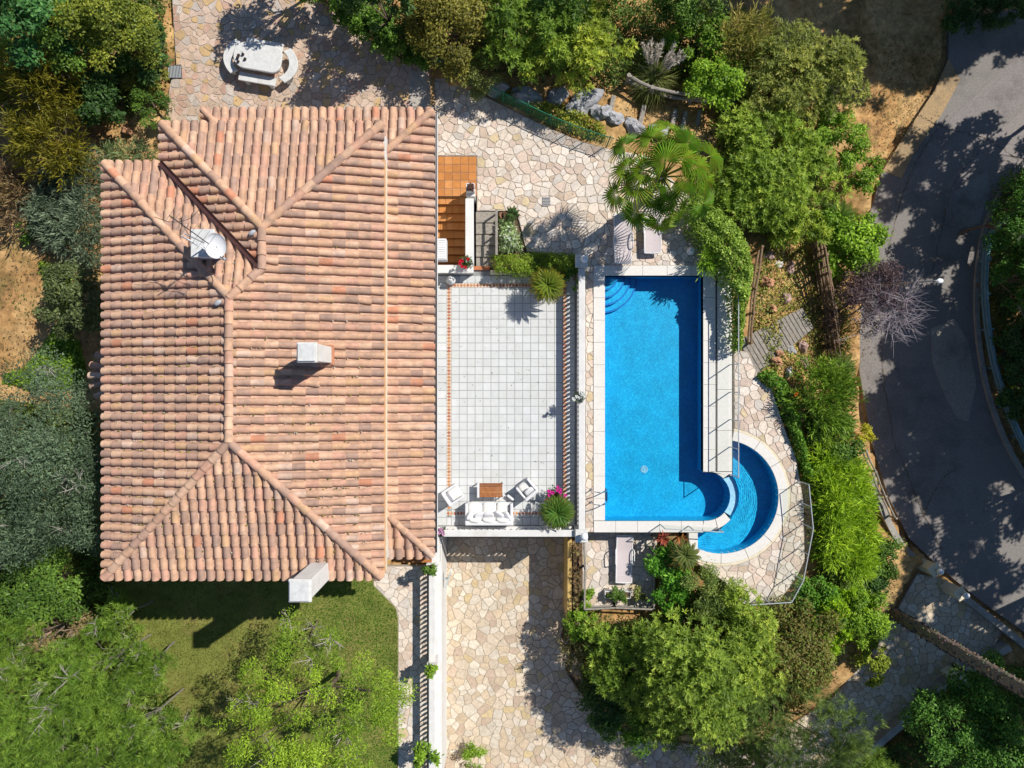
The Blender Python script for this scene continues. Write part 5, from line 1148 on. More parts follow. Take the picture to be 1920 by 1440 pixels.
def mound(name, label, cat, poly, H, style, pal, base=None, dens=1., kind=None, lump=.18, part='foliage', edge=.5, group=None, zref=0., leafscale=1.):
    pal = [tuple(min(.6, v * 2.05) for v in c) for c in pal]; q = PW(poly, zref); xs = [p[0] for p in q]; ys = [p[1] for p in q]; A_ = abs(area(q)); nl = int(A_ * STY[style][0] * dens * 1.1)
    G = np.empty((0, 2))
    while len(G) < nl:
        c = np.c_[NR.uniform(min(xs), max(xs), nl), NR.uniform(min(ys), max(ys), nl)]; G = np.r_[G, c[inside(c, q)]]
    G = G[:nl] + NR.normal(0, .05, (nl, 2)); ph = NR.uniform(0, 6.28, 8)
    def hf(G):
        e = np.clip(edge_dist(G, q) / edge, 0, 1); e = np.where(inside(G, q), e, 0); b = (ground_h(G[:, 0], G[:, 1]) if base is None else np.full(len(G), base))
        n_ = np.sin(G[:, 0] * 3.1 + ph[0] + 1.5 * np.sin(G[:, 1] * 2.2 + ph[1])) * np.cos(G[:, 1] * 3.7 + ph[2]) + .6 * np.sin(G[:, 0] * 6.7 + ph[3]) * np.sin(G[:, 1] * 7.3 + ph[4]) + .35 * np.sin(G[:, 0] * 13 + ph[5]) * np.sin(G[:, 1] * 12 + ph[6])
        return b + H * np.sqrt(e * (2 - e)) * (1 + lump * n_) , n_
    z, n_ = hf(G); zx = hf(G + [.05, 0])[0]; zy = hf(G + [0, .05])[0]
    Nn = unit(np.c_[-(zx - z) / .05, -(zy - z) / .05, np.ones(nl)]); Nn[:, 2] += .2
    Pp = np.c_[G, z] - Nn * (NR.uniform(0, 1, (nl, 1)) ** 2.2) * min(.35, H * .6); A = unit(Nn + NR.normal(0, .35, (nl, 3)))
    tone = np.clip(.5 + .22 * n_ * NR.uniform(0, 1, nl) + NR.normal(0, .22, nl), 0, 1)
    a = expand(style, Pp, A, lerp_col(pal, tone)); m = M['needle'] if style in ('pine', 'feather') else M['leaf']
    cx, cy = np.mean(xs), np.mean(ys)
    if kind == 'stuff':
        return tag(leaf_obj(name, a[0], a[1], a[2], a[3] * leafscale, a[4] * leafscale, a[5], m), label, cat, group, 'stuff')
    t = thing(name, label, cat, (cx, cy, float(ground_h(cx, cy)[0]) if base is None else base), 0, group)
    leaf_obj(part, a[0], a[1], a[2], a[3] * leafscale, a[4] * leafscale, a[5], m, t)
    s = MB((.12, .09, .06)); g = random.Random(nl)
    for _ in range(max(4, int(A_ * 1.2))):
        p = G[g.randrange(nl)]; hh = hf(p[None])[0][0]; zb = float(ground_h(*p)[0]) if base is None else base; s.tube([(p[0], p[1], zb - .1), (p[0] + g.uniform(-.1, .1), p[1] + g.uniform(-.1, .1), zb + (hh - zb) * .85)], [.03, .012], 5)
    s.build('stem', M['bark'], t); return t

TB = 'trees and shrubs around the villa'
# --- west garden
plant('tree', 'dark blue green tree in the top left corner', 'tree', 45, 30, 85, 75, 6.0, 'broad', [(.014, .05, .016), (.028, .085, .022), (.05, .12, .03)])
plant('tree', 'dark green tree right of the top left corner tree', 'tree', 120, 60, 60, 60, 4.6, 'small', GREEN)
plant('tree', 'tall yellow green tree at the top left beside the patio', 'tree', 205, 55, 78, 72, 4.2, 'small', [(.05, .075, .012), (.10, .125, .016), (.16, .17, .022)])
plant('shrub', 'dark leafy shrub at the upper left edge of the pink patio', 'shrub', 272, 95, 48, 50, 2.6, 'broad', DARK, stem='stem', part='foliage')
plant('shrub', 'yellow feathery shrub left of the round dark bush', 'shrub', 75, 160, 66, 50, 3.6, 'feather', YELLOW, dens=1.2, bare=2)
plant('shrub', 'lower yellow feathery shrub above the grey bush', 'shrub', 98, 262, 52, 66, 2.8, 'feather', YELLOW, dens=1.2)
plant('shrub', 'dark olive shrub on the left edge below the corner tree', 'shrub', 12, 150, 45, 60, 3.0, 'small', GREEN)
plant('shrub', 'round dark green bush in the west garden', 'bush', 188, 187, 43, 46, 2.4, 'broad', DARK, dens=1.4, clump=.26, part='foliage', stem='stem')
plant('shrub', 'shrub below the square drain grate', 'shrub', 286, 205, 32, 38, 1.9, 'olive', GREEN, part='foliage', stem='stem')
plant('shrub', 'small shrub left of the square drain grate', 'shrub', 276, 150, 34, 28, 1.7, 'small', [(.06, .07, .014), (.11, .12, .02), (.15, .15, .03)], part='foliage', stem='stem')
plant('shrub', 'green shrub between yellow tree and round bush', 'shrub', 240, 140, 30, 26, 1.4, 'small', GREEN, part='foliage', stem='stem')
mound('sage_bush', 'big grey green sage bush against the west eave', 'bush', [(75, 385), (90, 340), (150, 300), (190, 292), (196, 330), (196, 500), (165, 490), (110, 460), (80, 430)], 1.1, 'feather', GREY, dens=1.4, zref=.8)
mound('sage_bush', 'low grey green cushion plant at the roof corner', 'bush', [(195, 285), (290, 280), (292, 304), (195, 304)], .5, 'feather', [(.05, .08, .04), (.09, .13, .05), (.13, .17, .06)], zref=.6)
plant('shrub', 'brown dried shrub on the left edge', 'shrub', 30, 370, 48, 48, 1.6, 'feather', DRY, dens=.6, bare=6, bcol=(.2, .14, .09), part='foliage', stem='stem')
plant('shrub', 'small green shrub on the bare soil left of the sage bush', 'shrub', 52, 432, 18, 18, .9, 'small', GREEN, part='foliage', stem='stem', trunk=.03)
plant('shrub', 'olive shrub in the roof shade above the bay', 'shrub', 140, 560, 52, 62, 2.4, 'small', [(.035, .048, .018), (.06, .08, .028), (.10, .12, .045)], part='foliage', stem='stem')
mound('ivy', 'bright ivy patch on the soil below the sage bush', 'ivy', [(75, 490), (130, 500), (150, 545), (120, 590), (95, 570)], .25, 'ivy', BRIGHT, kind='stuff', zref=.4)
mound('ivy', 'bright ivy carpet above the big grey tree', 'ivy', [(40, 690), (70, 655), (110, 600), (150, 640), (160, 700), (150, 730), (60, 735), (0, 720), (0, 700)], .25, 'ivy', BRIGHT, kind='stuff', zref=.4)
plant('tree', 'big grey green tree touching the west eave', 'tree', 85, 880, 118, 165, 6.2, 'olive', [(.025, .042, .022), (.050, .078, .042), (.085, .12, .068)], dens=1.25, clump=.24, nc=70, bare=14, bcol=(.40, .37, .33))
plant('shrub', 'dark green shrub below the big grey tree', 'shrub', 85, 1095, 78, 62, 3.2, 'small', GREEN, part='foliage', stem='stem')
plant('shrub', 'green shrub on the left edge above the pines', 'shrub', 12, 1110, 45, 60, 3.0, 'small', GREEN, part='foliage', stem='stem')
plant('shrub', 'brown dead twig shrub above the pines', 'shrub', 112, 1175, 42, 35, 3.4, 'fine', DRY, dens=.25, bare=10, bcol=(.4, .28, .2), part='foliage', stem='stem')
PINE = [(.040, .080, .010), (.070, .125, .014), (.115, .170, .022)]
for k, (px, py, rx, ry, tp, lab, br) in enumerate(((50, 1335, 110, 105, 6.5, 'big bright pine in the bottom left corner', 3), (190, 1255, 78, 75, 5.2, 'pine with grey forked twigs near the lawn', 7), (228, 1160, 40, 42, 3.4, 'small pine touching the roof shadow', 4), (270, 1360, 85, 85, 4.6, 'pine with bare grey branches at the bottom edge', 10),
        (140, 1420, 85, 50, 5.0, 'low pine on the bottom edge between two bigger ones', 3), (40, 1215, 68, 55, 4.6, 'pine on the left edge below the shrubs', 6), (285, 1235, 38, 55, 2.6, 'slender young pine on the straw coloured lawn', 4))):
    plant('pine_tree', lab, 'pine', px, py, rx, ry, tp, 'pine', PINE, 'pines in the bottom left garden', dens=1.45, clump=.28, trunk=.05, bark=(.22, .20, .17), bare=br, bcol=(.36, .33, .28))
plant('tree', 'bright yellow green airy tree on the lawn', 'tree', 590, 1330, 150, 118, 5.4, 'olive', [(.060, .115, .010), (.115, .18, .014), (.18, .245, .02)], base=0, dens=.50, clump=.15, nc=70, bare=9, trunk=.12, bcol=(.38, .34, .29))
plant('tree', 'slim young yellow green tree with light crown nearer the chimney', 'tree', 560, 1205, 48, 62, 3.6, 'olive', [(.050, .10, .010), (.095, .155, .014), (.15, .21, .02)], base=0, dens=.35, clump=.26, bare=5, trunk=.06)
# --- north garden
hedge_n = [(600, -10, 45, 32, 2.3, 'first'), (650, 22, 42, 36, 2.2, 'second'), (700, 52, 40, 34, 2.1, 'third'), (748, 78, 38, 32, 2.0, 'fourth'), (790, 100, 32, 28, 1.7, 'fifth')]
for px, py, rx, ry, tp, w_ in hedge_n: plant('shrub', w_ + ' dark green hedge shrub from the top along the upper patio edge', 'shrub', px, py, rx, ry, tp, 'small', [(.03, .065, .010), (.055, .11, .014), (.10, .17, .02)], 'hedge shrubs along the upper patio', dens=1.3, part='foliage', stem='stem')
plant('tree', 'tall dark tree at the top edge above the hedge', 'tree', 720, 0, 70, 40, 4.8, 'broad', DARK)
plant('tree', 'olive brown tree top centre', 'tree', 850, 50, 78, 85, 3.0, 'small', [(.05, .055, .012), (.10, .095, .016), (.15, .14, .025)], dens=1.1)
plant('tree', 'bright star leaved tree top centre left of the pampas', 'tree', 980, 60, 88, 80, 3.0, 'star', [(.045, .085, .012), (.085, .14, .016), (.14, .19, .025)], dens=1.15)
plant('tree', 'yellow green star leaved tree beside the pampas grass', 'tree', 1075, 88, 80, 74, 2.6, 'star', [(.06, .10, .012), (.12, .16, .016), (.20, .22, .026)], dens=1.15)
plant('tree', 'green tree at the top edge above the star leaved trees', 'tree', 1060, 0, 110, 45, 3.4, 'star', GREEN)
plant('shrub', 'small loose shrub behind the green net fence', 'shrub', 905, 142, 34, 36, 1.6, 'olive', OLIVE, part='foliage', stem='stem', trunk=.04)
plant('shrub', 'low leafy shrub below the brown tree by the net', 'shrub', 860, 120, 30, 24, 1.3, 'small', OLIVE, part='foliage', stem='stem', trunk=.04)
mound('flower_strip', 'low yellow green flowering strip along the net fence', 'shrub', [(920, 165), (960, 175), (1000, 195), (1060, 200), (1130, 235), (1140, 270), (1090, 262), (1020, 235), (950, 200)], .35, 'small', [(.06, .10, .02), (.14, .17, .03), (.36, .27, .02)], kind=None, dens=.75, lump=.5)
plant('tree', 'dark green tree at the top edge right of the pampas grass', 'tree', 1300, 5, 70, 42, 2.2, 'small', GREEN)
plant('shrub', 'mid green shrub below the top edge right of the pampas', 'shrub', 1312, 85, 56, 50, 1.1, 'small', [(.04, .085, .010), (.075, .14, .012), (.12, .19, .02)], part='foliage', stem='stem')
plant('shrub', 'light green feathery shrub above the log railing', 'shrub', 1340, 150, 55, 45, 1.2, 'small', LIME, part='foliage', stem='stem')
plant('shrub', 'brownish grass bush in the upper right garden', 'shrub', 1385, 85, 48, 42, 1.4, 'feather', [(.09, .10, .02), (.15, .15, .03), (.20, .16, .05)], part='foliage', stem='stem')
plant('tree', 'large olive green star leaved tree upper right', 'tree', 1490, 150, 108, 88, 1.4, 'star', [(.07, .095, .022), (.13, .15, .030), (.20, .20, .045)], dens=1.2, clump=.24)
plant('tree', 'large bright star leaved tree right of the palm', 'tree', 1445, 330, 105, 105, 1.5, 'star', [(.055, .10, .012), (.11, .165, .018), (.18, .22, .03)], dens=1.25, clump=.24)
plant('shrub', 'star leaved shrub overlapping the ivy hedge', 'shrub', 1485, 420, 62, 45, .8, 'star', [(.06, .10, .012), (.12, .17, .016), (.20, .22, .026)], dens=1.1, part='foliage', stem='stem')
plant('shrub', 'green shrub at the edge of the orange dirt', 'shrub', 1565, 265, 52, 55, .6, 'small', BRIGHT, part='foliage', stem='stem')
plant('shrub', 'bright shrub hanging over the road edge', 'shrub', 1618, 325, 34, 32, -.6, 'small', BRIGHT, part='foliage', stem='stem')
plant('shrub', 'round bright green bush above the purple tree', 'bush', 1592, 463, 58, 58, -.1, 'broad', LIME, dens=1.35, clump=.22, part='foliage', stem='stem')
plant('tree', 'purple leaved tree with silver bare branches over the road', 'tree', 1625, 560, 64, 58, .6, 'fine', VIOL, dens=.6, bare=0, bark=(.3, .28, .27), clump=.25)
pt = bpy.data.objects[-1] if False else [o for o in bpy.data.objects if o.get('label', '').startswith('purple leaved')][0]
st_ = [(pt.location.x + rnd.uniform(-.5, 1.6), pt.location.y + rnd.uniform(-1.5, .3), .2 + rnd.uniform(-.4, .5)) for _ in range(34)]; twigs(pt, st_, 6, 1.3, (.38, .33, .36), .014, spread=.95)
mound('ivy_hedge', 'bright green ivy hedge curving around the north east pool corner', 'hedge', [(1282, 372), (1310, 362), (1350, 388), (1390, 428), (1410, 470), (1414, 520), (1402, 580), (1394, 660), (1373, 660), (1369, 575), (1352, 525), (1325, 475), (1292, 445), (1276, 405)], 1.35, 'ivy', IVY, base=.15, dens=1.7, lump=.1, zref=1., edge=.4)
plant('shrub', 'spiky green lily plant at the pool corner under the ivy hedge', 'shrub', 1318, 488, 16, 18, .9, 'feather', LIME, base=P, part='foliage', stem='stem', trunk=.03, dens=1.5)
# --- east bank
mound('ivy_hedge', 'ivy band falling along the curved pool deck', 'hedge', [(1415, 705), (1440, 685), (1475, 705), (1500, 760), (1515, 830), (1530, 900), (1512, 905), (1498, 860), (1472, 790), (1450, 735)], .8, 'ivy', [(.045, .11, .012), (.08, .165, .016), (.13, .22, .03)], base=-.1, dens=1.4, zref=.5, edge=.35)
plant('shrub', 'feathery green shrub with orange flowers above the juniper', 'shrub', 1535, 755, 55, 52, .8, 'feather', [(.05, .10, .010), (.09, .155, .014), (.14, .20, .02)], dens=1.2, part='foliage', stem='stem')
plant('shrub', 'dark green shrub next to the yellow bush', 'shrub', 1560, 820, 45, 48, .5, 'small', GREEN, part='foliage', stem='stem')
plant('shrub', 'round golden yellow bush beside the road', 'bush', 1608, 815, 19, 25, -.6, 'fine', [(.25, .20, .02), (.36, .28, .02), (.30, .25, .03)], part='foliage', stem='stem', trunk=.03)
LJ = [(.065, .135, .006), (.13, .22, .008), (.20, .28, .012)]
mound('juniper', 'broad lime green juniper carpet east of the paddling pool', 'juniper', [(1505, 850), (1560, 830), (1605, 860), (1628, 920), (1645, 1000), (1640, 1075), (1600, 1085), (1560, 1060), (1530, 1050), (1525, 985), (1518, 900)], 1.2, 'feather', LJ, dens=1.7, zref=-.2, lump=.3)
mound('juniper', 'second lime green juniper below the railing corner', 'juniper', [(1500, 1120), (1540, 1095), (1590, 1090), (1660, 1120), (1668, 1180), (1610, 1210), (1560, 1260), (1540, 1290), (1520, 1240)], 1.3, 'small', LJ, dens=1.25, zref=-.4, lump=.3)
plant('shrub', 'round green bush right below the railing corner', 'bush', 1520, 1110, 38, 36, .6, 'small', [(.03, .085, .010), (.06, .14, .012), (.10, .19, .02)], part='foliage', stem='stem')
plant('shrub', 'leafy green bush at the gate side of the juniper', 'bush', 1600, 1150, 60, 50, -.4, 'small', BRIGHT, part='foliage', stem='stem')
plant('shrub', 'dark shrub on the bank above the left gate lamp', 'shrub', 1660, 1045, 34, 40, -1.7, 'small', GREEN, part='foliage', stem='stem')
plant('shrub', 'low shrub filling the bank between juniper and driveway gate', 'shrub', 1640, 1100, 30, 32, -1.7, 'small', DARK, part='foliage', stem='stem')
plant('tree', 'reddish leaved photinia tree right of the island trees', 'tree', 1480, 1215, 76, 92, 1.2, 'small', RED, dens=1.1, clump=.24)
# --- island between deck and driveway
plant('shrub', 'bright glossy shrub right of the sun deck railing', 'shrub', 1262, 1080, 36, 60, .35, 'broad', [(.03, .10, .010), (.06, .16, .014), (.11, .22, .025)], dens=1.3, part='foliage', stem='stem')
plant('shrub', 'olive green tree like shrub between sun deck and round pool', 'shrub', 1330, 1118, 52, 50, 1.2, 'olive', [(.045, .075, .018), (.085, .125, .026), (.14, .17, .04)], dens=1.1, part='foliage', stem='stem')
plant('tree', 'big star leaved tree on the island above the driveway', 'tree', 1300, 1270, 105, 118, 2.8, 'star', [(.05, .085, .012), (.095, .145, .018), (.16, .20, .028)], dens=1.1, clump=.24)
plant('tree', 'star leaved tree left half of the island', 'tree', 1190, 1248, 82, 76, 1.1, 'star', [(.045, .085, .012), (.09, .145, .016), (.16, .20, .028)], dens=1.0, clump=.24)
plant('tree', 'light green star leaved tree between island and photinia', 'tree', 1390, 1205, 55, 95, 2.2, 'star', [(.06, .10, .014), (.12, .17, .02), (.19, .22, .035)], dens=1.1)
plant('shrub', 'low green shrub at the driveway corner below the sun deck', 'shrub', 1090, 1165, 32, 30, -.2, 'small', BRIGHT, part='foliage', stem='stem')
plant('shrub', 'dry straw coloured twig shrub leaning over the driveway', 'shrub', 1078, 1225, 32, 35, -.6, 'fine', [(.10, .11, .04), (.16, .14, .06)], dens=.25, bare=10, bcol=(.38, .31, .24), part='foliage', stem='stem')
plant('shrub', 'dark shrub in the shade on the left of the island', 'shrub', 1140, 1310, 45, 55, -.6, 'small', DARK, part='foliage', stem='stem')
plant('shrub', 'clipped green hedge shrub bordering the driveway bend', 'shrub', 1200, 1362, 75, 38, -.8, 'fine', [(.025, .065, .008), (.05, .11, .010), (.09, .17, .014)], part='foliage', stem='stem')
plant('pine_tree', 'soft green pine at the bottom edge of the driveway', 'pine', 1490, 1370, 118, 92, 2.6, 'pine', [(.05, .085, .018), (.085, .13, .026), (.13, .17, .04)], dens=1.2, bare=6)
plant('shrub', 'grey green shrub between the soft pine and the island', 'shrub', 1370, 1400, 70, 48, 1.0, 'olive', [(.04, .065, .02), (.07, .10, .03), (.11, .14, .045)], part='foliage', stem='stem')
plant('shrub', 'dark fine shrub at the bottom right of the driveway', 'shrub', 1600, 1420, 60, 40, .5, 'pine', PINE, part='foliage', stem='stem')
plant('shrub', 'yellow green shrub at the driveway edge by the palm trunk', 'shrub', 1635, 1235, 24, 40, -1.2, 'small', [(.08, .11, .012), (.14, .18, .02), (.2, .22, .03)], part='foliage', stem='stem')
plant('shrub', 'small leafy weed growing on the driveway at the bottom', 'shrub', 892, 1420, 24, 24, -1.9, 'olive', BRIGHT, base=DR, dens=.7, part='foliage', stem='stem', trunk=.02)
plant('shrub', 'bright shrub beside the path balustrade at the bottom', 'shrub', 800, 1412, 20, 26, 1.4, 'broad', BRIGHT, base=0, dens=.9, part='foliage', stem='stem', trunk=.03)
# --- right edge
for px, py, rx, ry, tp, lab in ((1895, 405, 50, 75, 1.8, 'green tree at the upper right edge beyond the guard rail'), (1910, 520, 45, 65, 1.0, 'dark green tree at the right edge behind the guard rail'), (1800, 1350, 95, 85, 1.6, 'bottom right tree beside the globe lamp'), (1890, 1310, 60, 60, 2.4, 'green tree in the lower right corner'), (1905, 1420, 70, 50, 2.0, 'tree cut by the bottom right corner')):
    plant('tree', lab, 'tree', px, py, rx, ry, tp, 'small', [(.02, .06, .010), (.04, .10, .014), (.075, .15, .022)], dens=1.0, bare=2)
for px, py, lab in ((1800, 22, 'dark shrub at the top edge above the road end'), (1860, 8, 'middle dark shrub at the top edge above the road'), (1905, -5, 'dark shrub in the top right corner'), (1890, 660, 'dark shrub in the shade right of the guard rail'), (1905, 740, 'lower dark shrub in the shade right of the guard rail')):
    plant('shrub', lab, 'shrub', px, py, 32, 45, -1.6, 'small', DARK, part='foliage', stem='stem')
# --- low undergrowth between the trees
UG = [(.030, .055, .012), (.055, .09, .016), (.09, .125, .022)]
for poly, H, dn, zr_, lab, pal in (([(835, -20), (1420, -20), (1440, 60), (1400, 140), (1180, 150), (1150, 170), (1000, 135), (900, 125), (840, 90)], .7, .42, .2, 'mixed low undergrowth beneath the trees at the top centre', UG),
        ([(1330, 235), (1380, 160), (1500, 60), (1590, 90), (1590, 200), (1560, 300), (1590, 380), (1540, 430), (1440, 460), (1390, 430), (1350, 360)], .8, .45, -.5, 'mixed low undergrowth beneath the large star leaved trees', UG),
        ([(-20, -20), (312, -20), (318, 120), (290, 190), (200, 235), (120, 200), (-20, 175)], .6, .45, .8, 'mixed low undergrowth in the top left garden', UG),
        ([(-20, 740), (190, 770), (190, 1060), (260, 1180), (330, 1330), (350, 1460), (-20, 1460)], .5, .5, .2, 'mixed low undergrowth below the pines in the lower left', [(.04, .07, .012), (.075, .11, .018), (.12, .15, .03)]),
        ([(1055, 1155), (1240, 1145), (1290, 1080), (1370, 1110), (1400, 1140), (1500, 1150), (1570, 1280), (1430, 1385), (1300, 1390), (1190, 1380), (1120, 1330), (1070, 1255)], .7, .5, -1.2, 'mixed low undergrowth on the planted island', UG),
        ([(1490, 760), (1560, 740), (1610, 830), (1640, 960), (1660, 1100), (1670, 1180), (1600, 1230), (1540, 1300), (1510, 1200), (1500, 1110), (1530, 1060)], .6, .45, -.8, 'mixed low undergrowth on the east bank', UG),
        ([(1400, 470), (1500, 450), (1610, 500), (1620, 700), (1600, 800), (1520, 740), (1420, 690), (1395, 600)], .18, .16, -.8, 'sparse weeds around the plank stairs and boulders', [(.06, .08, .02), (.12, .14, .025), (.2, .19, .04)]),
        ([(1860, 350), (1960, 280), (2060, 600), (2000, 960), (1920, 850), (1870, 700), (1852, 560), (1856, 430)], .6, .4, -2.8, 'dark undergrowth beyond the guard rail', UG),
        ([(1620, 1440), (1700, 1375), (1850, 1260), (1960, 1230), (1960, 1460), (1600, 1460)], .4, .4, -2.2, 'dark undergrowth in the lower right corner', UG),
        ([(590, -60), (840, 60), (830, 118), (770, 105), (700, 65), (600, -5)], .6, .5, .6, 'dark undergrowth behind the hedge shrubs', UG)):
    mound('undergrowth', lab, 'undergrowth', poly, H, 'small', pal, dens=dn, kind='stuff', zref=zr_, lump=.45, leafscale=1.25)
# --- clipped hedge and planting at the terrace
mound('clipped_hedge', 'clipped yellow green hedge along the north edge of the terrace', 'hedge', [(921, 478), (985, 474), (1010, 470), (1090, 476), (1092, 515), (1040, 520), (970, 524), (925, 512)], .62, 'fine', [(.06, .12, .010), (.12, .18, .016), (.20, .24, .035)], base=.3, dens=1.3, zref=.6, edge=.25)
mound('variegated_shrub', 'pale variegated shrub beside the short grey steps', 'shrub', [(936, 408), (964, 408), (984, 472), (936, 478)], .6, 'broad', [(.08, .15, .03), (.2, .27, .10), (.42, .45, .28)], base=.25, dens=1.1, zref=.6, edge=.3)
plant('shrub', 'green shrub with dark leaves at the terrace pier', 'shrub', 1078, 520, 22, 24, .9, 'small', GREEN, base=.25, part='foliage', stem='stem', trunk=.03)
mound('succulent_row', 'brownish green succulents in the bed behind the ochre wall', 'plant', [(1073, 1012), (1090, 1012), (1090, 1160), (1073, 1160)], .4, 'star', [(.10, .09, .04), (.2, .13, .07), (.16, .16, .05)], base=-.72, dens=.9, zref=-.5, edge=.2, leafscale=.7, lump=.4)
for px, py, r_, lab, pal in ((1158, 1115, 20, 'small green plant in the long white trough', GREEN), (1200, 1112, 13, 'round herb plant beside the white trough', OLIVE), (1104, 1114, 11, 'small plant in the dark corner planter', BRIGHT)):
    plant('potted_plant', lab, 'plant', px, py, r_, r_ * .55 if r_ > 15 else r_, SD + .5, 'fine', pal, base=SD + .2, trunk=0, part='foliage', dens=1.)
for (x, y), lab, pal in (((-3.22, -7.35), 'bushy plant in the planter box nearest the roof corner', GREEN), ((-3.20, -11.35), 'bright plant in the second path planter box', BRIGHT)):
    plant('potted_plant', lab, 'plant', 0, 0, 10, 10, 1.6, 'small', pal, base=1.25, world=(x, y), trunk=0, part='foliage', dens=1.6)
x, y = W(882, 352, 1.1); plant('potted_plant', 'dark dried plant in the box on the stair parapet', 'plant', 0, 0, 6, 6, 1.3, 'fine', [(.04, .02, .02), (.08, .04, .03)], base=1.05, world=(x, y), trunk=0, part='foliage')
# --- flowers
def flowers(name, label, cat, px, py, r_, z0, z1, petal, n, leaf=GREEN, potted=None, heads=True):
    x, y = W(px, py, z1); t = thing(name, label, cat, (x, y, z0)); k = (D - z1) / D / 45 * r_
    nl = int(900 * k * k * 3.1) + 60; d = rand_dir(nl); Pp = np.array([x, y, (z0 + z1) / 2 - .03]) + d * np.array([k, k, (z1 - z0) / 2]) * NR.uniform(.4, 1, (nl, 1)); A = unit(d + [0, 0, .5]); a = expand('small', Pp, A, lerp_col(leaf, NR.uniform(0, 1, nl))); leaf_obj('foliage', a[0], a[1], a[2], a[3] * .8, a[4] * .9, a[5], M['leaf'], t)
    for _ in range(n):
        an, q = NR.uniform(0, 6.28), k * math.sqrt(NR.uniform(0, 1)); c = np.array([x + math.cos(an) * q, y + math.sin(an) * q, z1 + NR.uniform(-.06, .05)]); m_ = 16; th = np.arange(m_) * 2.4; el = np.repeat([.2, .9], 8)
        dd = np.c_[np.cos(th) * np.cos(el), np.sin(th) * np.cos(el), np.sin(el)]; leaf_obj('flower_head', np.tile(c, (m_, 1)), dd, np.tile([[0, 0, 1.]], (m_, 1)) + dd * .2, np.full(m_, .085), np.full(m_, .06), np.array(petal) * NR.uniform(.75, 1.2, (m_, 1)), M['petal'], t)
x, y = W(874, 494, .6); pot('flower_pot', 'white pot of red geraniums on the stair parapet', x, y, .62, .17, .26, M['plastic'], 'pot'); flowers('geranium', 'red geraniums in the white pot on the parapet', 'flowers', 874, 490, 13, .8, 1.15, (.55, .01, .03), 6)
x, y = W(1044, 935, .3); pot('flower_pot', 'clay pot behind the south cycad on the terrace', x, y, 0, .22, .36); flowers('pink_flowers', 'bright pink flowers behind the cycad near the sofa', 'flowers', 1042, 932, 20, .35, .95, (.70, .04, .36), 22)
x, y = W(826, 1000, .9); pot('flower_pot', 'pot of pale pink flowers at the west end of the south balustrade', x, y, .68, .14, .24, M['plastic']); flowers('pale_pink_flowers', 'pale pink flowers hanging at the roof corner of the terrace', 'flowers', 826, 1000, 8, .9, 1.15, (.62, .34, .52), 8)
x, y = W(1086, 744, 1.2); flowers('white_flowers', 'white flowering plant on the east balustrade rail', 'flowers', 1086, 745, 12, 1.05, 1.32, (.72, .74, .70), 9, GREY)
for k, (px, py) in enumerate(((1492, 738), (1500, 748), (1512, 757))): flowers('orange_flower', ['upper', 'middle', 'lower'][k] + ' orange lily in the feathery shrub on the east bank', 'flowers', px, py, 4, .3, .95, (.62, .18, .02), 2)
for k, (px, py, c, w_) in enumerate(((1245, 1012, (.45, .10, .06), 'red'), (1278, 1015, (.48, .20, .06), 'orange'))):
    x, y = W(px, py, .6); t = thing('bromeliad', w_ + ' spiky bromeliad at the south coping of the pool', 'plant', (x, y, .0)); n = 26; th = np.arange(n) * 2.4; el = NR.uniform(.3, 1.1, n); dd = np.c_[np.cos(th) * np.cos(el), np.sin(th) * np.cos(el), np.sin(el)]
    leaf_obj('leaf_rosette', np.tile([x, y, .35], (n, 1)), dd, np.tile([[0, 0, 1.]], (n, 1)), NR.uniform(.3, .48, n), np.full(n, .07), np.array(c) * NR.uniform(.7, 1.3, (n, 1)), M['leaf'], t, .25); s = MB((.2, .15, .08)); s.tube([(x, y, -.4), (x, y, .38)], .05, 6); s.build('stem', M['bark'], t)

# ---------------------------------------------------------------- cycads: one shared frond, copied round the crown
def frond_mesh(L, w, n, name, col):
    b = MB(); g = random.Random(3)
    for i in range(n):
        f = (i + .6) / n; y = L * f; zz = -.0 + L * (.22 * f - .42 * f * f); ww = w * math.sin(math.pi * min(1, f * .92 + .08)) ** .6
        for sg in (-1, 1):
            c = tuple(x * g.uniform(.75, 1.2) for x in col); c = (c[0] * (1 + .9 * max(0, f - .7) / .3), c[1], c[2]); b.add([(0, y - .02, zz), (sg * ww * .5, y + .03, zz + .03), (sg * ww, y + .09, zz - .01), (sg * ww * .5, y + .075, zz + .02)], [(0, 1, 2, 3)], c)
    b.tube([(0, L * k / 6, L * (.22 * k / 6 - .42 * (k / 6) ** 2) - .004) for k in range(7)], [.014, .013, .011, .009, .007, .005, .003], 5, col=(.14, .19, .03))
    me = b.build(name, M['leaf']); m = me.data; bpy.data.objects.remove(me); return m
def cycad(label, px, py, r_, zt, zb, nf, col, trunk=.14):
    x, y = W(px, py, zt); t = thing('cycad', label, 'cycad', (x, y, zb)); L = r_ * (D - zt) / D / 45 * 1.12; me = frond_mesh(L, L * .155, 24, 'frond', tuple(v * 2.3 for v in col))
    s = MB((.13, .09, .06)); s.lathe([(trunk * .9, 0), (trunk * 1.1, (zt - zb) * .3), (trunk, (zt - zb) * .8), (trunk * .5, zt - zb)], (0, 0, 0), 12); s.build('trunk', M['bark'], t, keep=False)
    for k in range(nf):
        a = k * 2.39996; f = k / nf; o = bpy.data.objects.new('frond', me); o.location = (0, 0, zt - zb - .05); o.rotation_euler = (R(52 - 68 * f ** .8) , R(rnd.uniform(-8, 8)), a); o.scale = (1, (.72 + .28 * f) * rnd.uniform(.93, 1.04), 1); link(o, t, False)
    return t
